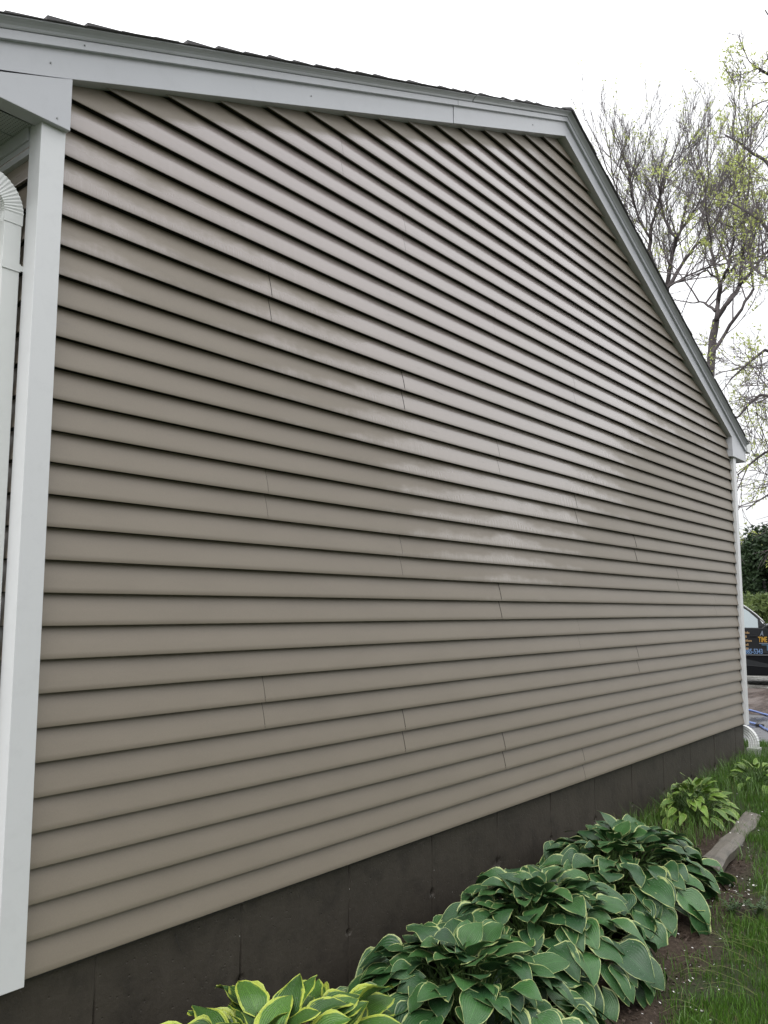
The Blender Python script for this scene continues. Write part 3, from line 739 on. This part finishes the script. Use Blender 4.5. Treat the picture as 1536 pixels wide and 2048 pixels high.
grass('lawn_grass', sample(190000, .6, 6.0, -2.3, -.1, lawn_d, 1), .035, .085, .0032, 1)
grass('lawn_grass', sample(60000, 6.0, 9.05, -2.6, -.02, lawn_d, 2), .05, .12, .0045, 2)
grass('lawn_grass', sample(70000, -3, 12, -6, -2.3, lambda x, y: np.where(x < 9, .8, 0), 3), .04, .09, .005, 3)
def weeds_d(x, y):
    near_wall = np.exp(-((y+.10)/.10)**2); return np.where((x > 3.9) & (x < 7.1), .35+.65*near_wall*(cl_noise(x*1.4, y) > .35), 0)
grass('tall_wall_grass', sample(9000, 3.8, 7.3, -.55, -.03, weeds_d, 4), .08, .24, .0030, 4, .8, (.2, 1.0))
grass('tall_wall_grass', sample(7000, 6.6, 8.9, -.9, .9, lambda x, y: np.where((x > 7.35) | (y < -.05), .9, 0), 5), .05, .11, .0045, 5, .6, (.3, 1.0))
def strag(x, y): e = lawn_edge(x); return ((y > e-.12) & (y < e+.22))*(cl_noise(x*1.3, y*1.3) > .62)*.8
grass('stray_grass', sample(9000, 1.2, 5, -1.5, -.5, strag, 6), .05, .14, .0028, 6, .9, (.3, 1.0))
# long bent stalks leaning over the soil
m = MB(); rs = random.Random(8)
for _ in range(46):
    x = rs.uniform(1.75, 3.6); y = float(lawn_edge(x))-rs.uniform(.02, .3); z = float(ground_z(x, y)); ln = rs.uniform(.10, .26); a = rs.uniform(1.6, 2.7)
    pts = [(x+ln*t_*math.cos(a), y+ln*t_*math.sin(a), z+ln*(.75*t_-.55*t_*t_)) for t_ in (0, .33, .66, 1)]
    m.tube(pts, [.0016, .0014, .0011, .0006], 3, cap=False)
tag(m.obj('bent_grass_stalks', simple('straw_green_stalk', (.17, .20, .075), .5, .3, 30), fix=False), kind='stuff')
# small feathery weeds in the bare soil
def weed(label, x, y, s, seed):
    r = random.Random(seed); m = MB(); z = float(ground_z(x, y)); root = empty('weed', (x, y, z)); tag(root, label, 'weed', 'seedling weeds in the bare soil'); st = MB()
    for k in range(13):
        a = r.uniform(0, 6.28); ln = s*r.uniform(.6, 1.1); c, d = math.cos(a), math.sin(a)
        pts = [(c*ln*t_*.6, d*ln*t_*.6, ln*(t_*.95-.2*t_*t_)) for t_ in (0, .5, 1)]
        st.tube(pts, [.0014, .0012, .0008], 3, cap=False)
        for q in range(9):
            t_ = .25+.75*q/9; p = np.array([c*ln*t_*.6, d*ln*t_*.6, ln*(t_*.95-.2*t_*t_)]); b = r.uniform(0, 6.28); e = np.array([math.cos(b), math.sin(b), r.uniform(-.1, .7)])*.028*s/.12; w_ = np.cross(e, [0, 0, 1])*.22
            m.add([p, p+e*.5+w_, p+e, p+e*.5-w_], [(0, 1, 2, 3)])
    st.obj('stem', M_STEM, root, fix=False); m.obj('foliage', simple('dull_green_weed', (.045, .085, .030), .6, .3, 20), root, fix=False)
weed('feathery dull green weed at the edge of the shade under the hostas', 2.95, -.90, .13, 1)
weed('low dull green weed between the bare soil and the lawn', 3.15, -1.03, .11, 2)
weed('bushy pale weed next to the patch of white petals', 3.22, -1.12, .12, 3)
# ================================================================== TREES
M_BARK = simple('dark_grey_bark', (.085, .072, .074), .85, .45, 14, .8, 40, .02)
M_TWIG = simple('dark_purplish_twig', (.135, .115, .120), .8, .3, 20)
def leafmat(name, a, b, tr=.0):
    t = NT(name); P = t.pos(); n = t.noise(P, 2.2, 4, .6); r = t.n('ShaderNodeAttribute', attribute_name='tint').outputs['Fac']
    col = t.mix(t.math('MULTIPLY_ADD', n, .5, t.math('MULTIPLY', r, .5)), a, b)
    t.set(col=col, rough=.5, spec=.3)
    tl = t.n('ShaderNodeBsdfTranslucent', {'Color': col}); mx = t.n('ShaderNodeMixShader', {0: tr, 1: t.b.outputs[0], 2: tl.outputs[0]})
    t.t.links.new(mx.outputs[0], t.t.nodes['Material Output'].inputs[0]); return t.mat
M_BUD = leafmat('young_yellow_green_leaves', (.36, .43, .10), (.70, .76, .28), .5)
M_DKL = leafmat('dark_evergreen_foliage', (.010, .022, .011), (.045, .080, .030), .1)
M_LTL = leafmat('light_shrub_foliage', (.025, .055, .018), (.26, .33, .11), .3)
def leaf_cards(name, mat, pts, size, parent, seed, flat=.7):
    r = np.random.default_rng(seed); n = len(pts); pts = np.array(pts, float)
    v = r.normal(0, 1, (n, 3)); v /= np.linalg.norm(v, axis=1)[:, None]; w_ = np.cross(v, r.normal(0, 1, (n, 3))); w_ /= np.linalg.norm(w_, axis=1)[:, None]
    s = (size*r.uniform(.5, 1.4, n))[:, None]
    V = np.stack([pts-v*s, pts+w_*s*.38, pts+v*s, pts-w_*s*.38], 1).reshape(-1, 3)
    me = np_mesh(name, V, np.arange(4*n).reshape(-1, 4), mat)
    A = me.attributes.new('tint', 'FLOAT', 'POINT'); A.data.foreach_set('value', np.repeat(r.uniform(0, 1, n), 4).astype(np.float32))
    return link(bpy.data.objects.new(name, me), parent)
def norm(v): return v/(np.linalg.norm(v)+1e-9)
class Tree:
    def __init__(s, label, seed, group=None):
        s.r = np.random.default_rng(seed); s.label = label; s.trunk = MB(); s.tw = MB(); s.tips = []; s.group = group
    def limb(s, pts, r0, r1, sides=8):
        # refine with small wobble
        P = [np.array(p, float) for p in pts]; Q = [P[0]]
        for a, b in zip(P, P[1:]):
            d = np.linalg.norm(b-a)
            Q += [a*(1-t)+b*t+s.r.normal(0, .02*d, 3) for t in (.33, .66)]+[b]
        n = len(Q); s.trunk.tube(Q, [r0+(r1-r0)*i/(n-1) for i in range(n)], sides, cap=True); return Q
    def grow(s, p, d, ln, r, lev, maxlev, up=.25, nch=(6, 5, 4), fan=.75):
        n = 5 if lev < maxlev else 3; pts = [p]; dirs = [d]; d = norm(d)
        for i in range(n):
            d = norm(d+s.r.normal(0, .13, 3)+np.array([0, 0, up*.22])); p = p+d*ln/n; pts.append(p); dirs.append(d)
        s.tw.tube(pts, [r*(1-.62*i/n) for i in range(n+1)], 4 if r > .012 else 3, cap=False)
        if lev == maxlev: s.tips.append((pts[-1], lev)); s.tips.append((pts[-2], lev)); return
        k = nch[min(lev, len(nch)-1)]
        for j in range(k):
            t = .22+.78*(j+s.r.uniform(0, .9))/k; t = min(t, 1); f = t*n; i = min(int(f), n-1); q = pts[i]+(pts[i+1]-pts[i])*(f-i)
            pd = norm(np.cross(dirs[i], s.r.normal(0, 1, 3))); nd = norm(dirs[i]+pd*s.r.uniform(.45, 1.0)*fan+np.array([0, 0, up]))
            s.grow(q, nd, ln*s.r.uniform(.42, .70)*(1.1-.35*t), max(r*.50*(1-.4*t), .0048), lev+1, maxlev, up, nch, fan)
    def spray(s, Q, n, ln, r, maxlev=2, up=.25, fan=.8, t0=.2, nch=(6, 5, 4), bias=None):
        for j in range(n):
            t = t0+(1-t0)*(j+s.r.uniform(0, 1))/n; f = t*(len(Q)-1); i = min(int(f), len(Q)-2); q = Q[i]+(Q[i+1]-Q[i])*(f-i); d = norm(Q[i+1]-Q[i])
            pd = norm(np.cross(d, s.r.normal(0, 1, 3))); nd = norm(d*.7+pd*fan+np.array([0, 0, up]))
            if bias is not None: nd = norm(nd+bias)
            s.grow(q, nd, ln*s.r.uniform(.6, 1.15), r*s.r.uniform(.7, 1.1), 0, maxlev, up, nch, fan)
    def finish(s, base, leaf_frac, per, size, spread, mat=None):
        root = empty('tree', tuple(base)); tag(root, s.label, 'tree', s.group); inv = -np.array(base)
        for mb in (s.trunk, s.tw): mb.v = [tuple(np.array(v)+inv) for v in mb.v]
        s.trunk.obj('trunk', M_BARK, root, smooth=True, fix=False)
        if s.tw.f: tag(s.tw.obj('twigs', M_TWIG, root, smooth=True, fix=False), kind='stuff')
        P = []
        for p, l in s.tips:
            if s.r.uniform() < leaf_frac:
                for _ in range(per): P.append(p+inv+s.r.normal(0, spread, 3))
        if P: tag(leaf_cards('foliage', mat or M_BUD, P, size, root, 3), kind='stuff')
        return root
def px(pts, D, jd=0.0, seed=0):
    r = random.Random(seed); return [at_dist(x, y, D+r.uniform(-jd, jd)) for x, y in pts]
# tree seen over the roof slope (fine bare twigs)
D1 = 20.0
T = Tree('bare branching tree with few buds, behind the right roof slope', 41)
b1 = at_dist(1322, 1200, D1); b1[2] = -.5
trunk = T.limb([b1, at_dist(1325, 900, D1), at_dist(1326, 640, D1), at_dist(1333, 578, D1)], .13, .07)
tips1 = []
for pts, r0, r1 in (([(1333, 578), (1340, 535), (1350, 490), (1353, 474)], .060, .045), ([(1353, 474), (1330, 440), (1319, 400), (1325, 360), (1352, 300)], .040, .016), ([(1353, 474), (1378, 440), (1400, 400), (1425, 350)], .035, .013),
                    ([(1333, 578), (1362, 532), (1390, 492), (1418, 470), (1445, 430)], .050, .014), ([(1336, 574), (1372, 553), (1420, 533), (1455, 512)], .030, .010),
                    ([(1326, 620), (1312, 560), (1298, 500), (1303, 450), (1318, 400), (1340, 330)], .075, .018), ([(1303, 480), (1278, 440), (1262, 390), (1255, 330)], .035, .012), ([(1300, 520), (1262, 470), (1238, 400), (1222, 340)], .035, .010), ([(1325, 900), (1270, 640), (1240, 540), (1215, 460)], .05, .012)):
    Q = T.limb(px(pts, D1, .5, len(tips1)), r0, r1, 6); tips1.append(Q)
    T.spray(Q, 13, 1.7, .017, 2, .34, .62, .10, (7, 6))
T.finish(b1, .05, 9, .032, .06)
# taller forked tree to its right
D2 = 17.0
T = Tree('tall dark forked tree with yellow green young leaves, right of the roof', 52)
b2 = at_dist(1402, 1200, D2); b2[2] = -.5
T.limb([b2, at_dist(1405, 1000, D2), at_dist(1413, 780, D2), at_dist(1424, 700, D2), at_dist(1432, 640, D2)], .11, .070, 10)
k = 0
for pts, r0, r1 in (([(1432, 640), (1436, 605), (1440, 566)], .050, .042), ([(1440, 566), (1428, 530), (1422, 480), (1412, 420), (1408, 350)], .035, .012), ([(1440, 566), (1456, 538), (1462, 500), (1470, 440), (1486, 360), (1492, 270)],   .038, .012),
                    ([(1432, 640), (1455, 606), (1479, 570)], .048, .046), ([(1479, 570), (1484, 530), (1489, 480), (1494, 400), (1500, 300), (1506, 200)], .040, .012), ([(1479, 570), (1505, 540), (1530, 508), (1565, 470)], .038, .014),
                    ([(1422, 712), (1450, 668), (1484, 618), (1507, 578), (1503, 540), (1508, 480), (1520, 400)], .038, .012), ([(1430, 622), (1408, 605), (1380, 606)], .03, .010), ([(1456, 545), (1485, 520), (1520, 512), (1560, 515)], .03, .012), ([(1440, 566), (1415, 540), (1395, 548), (1370, 558)], .022, .008)):
    Q = T.limb(px(pts, D2, .5, 60+k), r0, r1, 6); k += 1
    if k in (1, 4): continue
    T.spray(Q, 9 if k < 8 else 4, 1.4, .016, 2, .22, .85, .15, (7, 5))
T.finish(b2, .07, 16, .034, .05)
# near tree standing just outside the frame on the right; only its left branches show
D3 = 13.0
T = Tree('leafy branches reaching in from the right edge above the driveway', 63)
b3 = at_dist(1690, 1250, D3); b3[2] = -.5
T.limb([b3, at_dist(1680, 900, D3), at_dist(1665, 500, D3), at_dist(1650, 150, D3)], .17, .06, 10)
k = 0
for pts, r0, r1 in (([(1668, 560), (1600, 400), (1530, 320), (1450, 270)], .05, .012), ([(1660, 420), (1590, 250), (1540, 150), (1505, 130)], .045, .014), ([(1668, 620), (1590, 520), (1520, 440), (1450, 400)], .05, .012),
                    ([(1675, 800), (1600, 730), (1530, 700), (1460, 760)], .05, .012), ([(1675, 860), (1600, 800), (1520, 790), (1455, 850)], .045, .010), ([(1680, 980), (1600, 900), (1530, 905), (1475, 950)], .04, .010),
                    ([(1680, 1000), (1610, 960), (1550, 980), (1492, 1020)], .03, .008), ([(1675, 720), (1600, 620), (1540, 560), (1490, 520)], .04, .012), ([(1655, 300), (1600, 160), (1560, 60), (1530, 20)], .03, .008)):
    Q = T.limb(px(pts, D3, .4, 90+k), r0, r1, 6); k += 1
    if k == 9: continue
    T.spray(Q, 6 if k == 7 else 11, 1.0 if k not in (2,) else .5, .011, 2, .10 if k > 3 else .2, .9, .2, (6, 5))
T.finish(b3, .10, 12, .028, .055)

# dark evergreens and light shrubs behind the car
def bush(name, label, x, y, base, rx, ry, h, n, size, mat, seed, cat='tree', group=None, lobes=16, trunkr=.12):
    r = np.random.default_rng(seed); root = empty(name, (x, y, base)); tag(root, label, cat, group); P = []
    for k in range(lobes):
        t = r.uniform(.12, 1)**.9; a = r.uniform(0, 6.28); rad = (1-.75*t)*r.uniform(.3, 1.0)
        c = np.array([rx*rad*math.cos(a), ry*rad*math.sin(a), h*t*.93]); s_ = np.array([rx, ry, h*.30])*r.uniform(.22, .42)
        m_ = n//lobes; v = r.normal(0, 1, (m_, 3)); v /= np.linalg.norm(v, axis=1)[:, None]; P.append(c+v*s_*(r.uniform(.55, 1.08, (m_, 1))))
    P = np.concatenate(P); P = P[P[:, 2] > .02]
    m = MB(); m.tube([(0, 0, 0), (.05, 0, h*.4), (0, .04, h*.8)], [trunkr, trunkr*.7, trunkr*.25], 6); m.obj('trunk', M_BARK, root, smooth=True)
    tag(leaf_cards('foliage', mat, P, size, root, seed), kind='stuff'); return root
def at_px(x, D): v = ray(x, 1222); v = v/math.hypot(v[0], v[1]); return CAM+v*D
for i, (xp, D, h, rx, lab) in enumerate(((1496, 33, 4.1, 2.0, 'dense dark evergreen beside the far corner post, behind the car'), (1532, 31, 4.4, 1.7, 'dense dark evergreen at the right edge of the frame, behind the car'), (1462, 34, 3.7, 1.9, 'dark evergreen mostly hidden by the far house corner'))):
    p = at_px(xp, D); bush('evergreen_tree', lab, p[0], p[1], -.5, rx, rx, h, 17000, .085, M_DKL, 200+i, group='dark evergreens behind the car', lobes=46)
for i, (xp, D, h, rx, lab) in enumerate(((1500, 25.5, 2.15, 1.0, 'light green shrub showing between the car roof and the evergreens'), (1534, 24.5, 2.0, .9, 'pale green shrub above the car mirror'))):
    p = at_px(xp, D); bush('shrub', lab, p[0], p[1], -.47, rx, rx, h, 5000, .07, M_LTL, 220+i, cat='shrub', lobes=26, trunkr=.05)
# unseen tree line added behind the camera to block low sky from the wall
for i in range(9):
    x = -13+i*4.3; y = -14.5+1.2*math.sin(i*2.1)
    ROW = 'large'
    bush('evergreen_tree', ROW+' dark evergreen, '+['first', 'second', 'third', 'fourth', 'fifth', 'sixth', 'seventh', 'eighth', 'ninth'][i]+' from the left-hand end of the unseen row added to block low sky', x, y, -.5, 2.3, 2.0, 5.6+.9*math.sin(i*1.7), 5200, .22, M_DKL, 300+i, group='unseen evergreens added behind the camera to block low sky', lobes=34)

# ================================================================== CAR
def car():
    p0 = at_px(1528, 18.6); v = np.array([.966, .257]); rr_ = np.array([.257, -.966]); aa = math.radians(12)
    h = rr_*math.cos(aa)+v*math.sin(aa); rz = math.atan2(h[1], h[0]); W = .93
    nrm = np.array([h[1], -h[0]]); ZG = -.46; XF = .95          # XF: local x of the windscreen pillar foot
    org = p0[:2]-h*XF-nrm*(W-.07)
    root = empty('parked_car', (org[0], org[1], ZG), rz)
    tag(root, 'dark parked car with yellow and blue door lettering, half behind the house corner', 'car')
    t = NT('black_car_paint'); P = t.pos(); d = t.noise(P, 3, 5)
    paint = t.set(col=t.mix(d, (.004, .005, .007), (.008, .010, .013)), rough=.45, spec=.25, coat=.22, coatr=.15)
    glass = NT('tinted_car_glass').set(col=(.30, .34, .35), rough=.02, spec=.8, metal=.85)
    dglass = NT('dark_car_glass').set(col=(.02, .025, .025), rough=.03, spec=.8)
    chrome = simple('satin_metal_strip', (.62, .63, .64), .3, .05, metal=.6)
    rub = simple('black_rubber', (.012, .012, .012), .7); plas = simple('grey_mirror_shell', (.30, .32, .33), .3, .05)
    def X(dx): return XF+dx*.93
    ZS = .23
    def arch(cx, r): return [(cx+r*math.cos(a), ZS+r*math.sin(a)) for a in [math.pi-i*math.pi/10 for i in range(11)]]
    low = [(-2.30, .45), (-2.26, ZS)]+arch(-1.40, .40)+arch(1.85, .40)+[(2.50, ZS), (2.62, .45), (2.62, .95), (2.52, 1.10), (1.70, 1.20), (XF+.02, 1.27), (XF-.06, 1.20), (-2.22, 1.22), (-2.34, 1.0)]
    def yw(z): return W-.05*max(0, (z-.80)/.4)**2-.05*max(0, (.55-z)/.3)
    m = MB(); m.prism([(x, -yw(z), z) for x, z in low], [(x, yw(z), z) for x, z in low]); body = m.obj('body', paint, root); bevel(body, .03, 3)
    up = [(-2.24, 1.20), (X(-.02), 1.20), (X(-.01), 1.28), (X(-.06), 1.345), (X(-.165), 1.44), (X(-.285), 1.545), (X(-.42), 1.64), (X(-.56), 1.69), (X(-.9), 1.745), (X(-1.6), 1.76), (X(-2.6), 1.73), (-2.18, 1.5)]
    def yg(z): return W-.060-.14*max(0, z-1.2)/.55
    m = MB(); m.prism([(x, -yg(z), z) for x, z in up], [(x, yg(z), z) for x, z in up]); cab = m.obj('cabin', paint, root); bevel(cab, .012, 2)
    def sidepoly(name, pts, mat, dy, th=.010):
        m = MB(); m.prism([(x, -yg(z)-dy, z) for x, z in pts], [(x, -yg(z)-dy+th, z) for x, z in pts]); return m.obj(name, mat, root)
    sidepoly('front_window', [(X(-1.05), 1.195), (X(-.14), 1.19), (X(-.135), 1.36), (X(-.20), 1.42), (X(-.30), 1.515), (X(-.43), 1.605), (X(-.57), 1.655), (X(-1.05), 1.70)], glass, .004)
    sidepoly('rear_window', [(X(-2.05), 1.20), (X(-1.13), 1.195), (X(-1.13), 1.70), (X(-2.05), 1.70)], dglass, .004)
    sidepoly('corner_window', [(X(-.095), 1.355), (X(-.04), 1.275), (X(-.012), 1.280), (X(-.06), 1.325)], chrome, .004)
    sidepoly('window_sill_strip', [(X(-2.9), 1.158), (X(-.17), 1.152), (X(-.17), 1.172), (X(-2.9), 1.178)], chrome, .006)
    m = MB(); q = [(X(.0), 1.292), (X(-.05), 1.352), (X(-.15), 1.452), (X(-.275), 1.555), (X(-.41), 1.652), (X(-.56), 1.70), (X(-.9), 1.755), (X(-2.4), 1.76)]
    m.tube([(x, -yg(z)-.006, z) for x, z in q], .013, 6); m.obj('roof_rail', chrome, root, smooth=True)
    ws = [(X(-.07), 1.352), (X(-.43), 1.652)]
    m = MB(); A = [(ws[0][0], -.74, ws[0][1]), (ws[0][0], .74, ws[0][1]), (ws[1][0], .68, ws[1][1]), (ws[1][0], -.68, ws[1][1])]; m.prism(A, [(x+.012, y, z+.012) for x, y, z in A]); m.obj('windscreen', dglass, root)
    for dx in (-1.10, .30, -2.1):
        m = MB(); x_ = X(dx); m.box(x_, x_+.008, -W-.002, -W+.05, .30, 1.10); m.obj('door_gap', rub, root)
    for dx in (-.26, -1.36):
        m = MB(); m.box(X(dx)-.075, X(dx)+.075, -W-.014, -W+.01, 1.005, 1.030); bevel(m.obj('door_handle', paint, root), .006)
    gm = simple('grey_moulding', (.16, .17, .18), .4)
    m = MB(); m.box(X(-2.2), X(.22), -W-.010, -W+.01, .640, .656); m.obj('body_moulding', gm, root)
    m = MB(); n = 10; ring = []
    for i in range(7):
        tt = i/6; r_ = math.sin(math.pi*min(.97, max(.06, tt)))**.5; ring.append([(X(.04)+.10*tt, -W-.14+.11*r_*math.cos(2*math.pi*k/n), 1.335+.085*r_*math.sin(2*math.pi*k/n)) for k in range(n)])
    for a_, b_ in zip(ring, ring[1:]): m.prism(a_, b_, caps=False)
    m.add(ring[0], [tuple(range(n))]); m.add(ring[-1], [tuple(range(n-1, -1, -1))])
    mir = m.obj('mirror', plas, root, smooth=True); m = MB(); m.tube([(X(.05), -W+.06, 1.24), (X(.07), -W-.10, 1.26)], .03, 6); m.obj('bracket', plas, mir)
    for wx in (-1.40, 1.85):
        for sy in (-1, 1):
            m = MB(); pr = [(.20, -.10), (.32, -.11), (.345, -.08), (.345, .08), (.32, .11), (.20, .10)]; nn = 28; vs = []
            for k in range(nn):
                a_ = 2*math.pi*k/nn; vs += [(wx+q_*math.cos(a_), sy*(W-.14)+y_, .345+q_*math.sin(a_)) for q_, y_ in pr]
            c_ = len(pr); fs = [(k*c_+j, k*c_+(j+1) % c_, ((k+1) % nn)*c_+(j+1) % c_, ((k+1) % nn)*c_+j) for k in range(nn) for j in range(c_)]
            m.add(vs, fs); tire = m.obj('wheel', rub, root, smooth=True); m = MB()
            for k in range(5):
                a_ = 2*math.pi*k/5; m.tube([(wx, sy*(W-.05), .345), (wx+.19*math.cos(a_), sy*(W-.06), .345+.19*math.sin(a_))], [.035, .022], 5)
            m.tube([(wx, sy*(W-.16), .345), (wx, sy*(W-.10), .345)], .2, 20); m.obj('rim', chrome, tire)
    red = simple('red_lamp', (.3, .01, .01), .2)
    for sy in (-1, 1):
        m = MB(); m.box(2.48, 2.615, sy*.66-.16, sy*.66+.16, .78, .94); bevel(m.obj('headlight', chrome, root), .02)
        m = MB(); m.box(-2.345, -2.25, sy*.76-.12, sy*.76+.12, .85, 1.08); bevel(m.obj('tail_light', red, root), .02)
    ora = simple('orange_yellow_lettering', (.50, .28, .03), .5, .05); blu = simple('light_blue_lettering', (.14, .24, .42), .5, .05); sil = simple('silver_grey_lettering', (.20, .23, .28), .4, .1); tan = simple('tan_lettering', (.36, .24, .12), .5, .05)
    def text(s_, x, z, size, mat, sx=1.0, shear=0.0, align='LEFT'):
        cu = bpy.data.curves.new('lettering', 'FONT'); cu.body = s_; cu.size = size; cu.shear = shear; cu.align_x = align; cu.extrude = .0015; cu.offset = .003
        tmp = bpy.data.objects.new('tmp', cu); sc.collection.objects.link(tmp); dg = bpy.context.evaluated_depsgraph_get()
        me = bpy.data.meshes.new_from_object(tmp.evaluated_get(dg)); bpy.data.objects.remove(tmp); me.materials.clear(); me.materials.append(mat)
        o = link(bpy.data.objects.new('lettering', me), body)
        o.matrix_local = Matrix.Translation((x, -W-.004, z)) @ Matrix.Rotation(math.pi/2, 4, 'X') @ Matrix.Diagonal((sx, 1, 1, 1)); return o
    text('TIME TO SH', X(-.165), .905, .150, ora, .52)
    text('A', X(-.13), 1.03, .140, sil, .7, .3)
    text('00-885-5343', X(-.085), .672, .140, blu, .62, 0, 'RIGHT')
    m = MB(); m.box(X(-.15), X(.30), -W-.007, -W-.001, .872, .886); m.obj('underline', sil, body)
    dm = simple('dim_blue_mark', (.07, .16, .25), .5)
    m = MB(); m.box(X(-.10), X(.14), -W-.007, -W-.001, .840, .858); m.box(X(.0), X(.03), -W-.007, -W-.001, .735, .840); m.obj('lettering', dm, body)
    rr = random.Random(4)
    for i, xe in enumerate((-.34, -.40, -.30, -.37, -.375)):
        z_ = 1.07-i*.080; x_ = X(xe); m = MB()
        while x_ > X(-.95):
            w_ = rr.uniform(.014, .026); m.box(x_-w_, x_, -W-.0065, -W-.001, z_, z_+rr.choice((.030, .042, .046))); x_ -= w_+.007
        m.obj('small_print', tan, body)
    return root
car()
# ================================================================== blue hose on the wet driveway
def hose(label, pts, r, mat, group):
    P = [on_z(x, y, ZD+.03) for x, y in pts]; Q = []
    for a, b in zip(P, P[1:]): Q += [a*(1-t)+b*t for t in (0, .25, .5, .75)]
    Q.append(P[-1]); m = MB(); n = len(Q)
    for i in range(1, n-1): Q[i] = Q[i]+np.array([.004*math.sin(i*1.1), .006*math.sin(i*.8), 0])
    m.tube(Q, r, 8); return tag(m.obj('garden_hose', mat, smooth=True), label, 'hose', group)
M_HOSE = simple('blue_rubber_hose', (.07, .15, .45), .3, .1, 20, coat=.6)
hose('far length of blue hose along the edge of the wet driveway', [(1470, 1413), (1496, 1419), (1515, 1424), (1536, 1430), (1575, 1440)], .014, M_HOSE, 'blue hose lengths on the driveway')
hose('near length of blue hose crossing the wet driveway by the corner post', [(1474, 1438), (1497, 1444), (1519, 1450), (1536, 1460), (1572, 1484)], .015, M_HOSE, 'blue hose lengths on the driveway')
P = on_z(1519.5, 1450.5, ZD+.03); m = MB(); m.tube([P+np.array([.03, .05, 0]), P-np.array([.03, .05, 0])], .021, 10); tag(m.obj('hose_coupling', M_DARK, smooth=True), 'dark coupling joining the near blue hose', 'hose coupling')
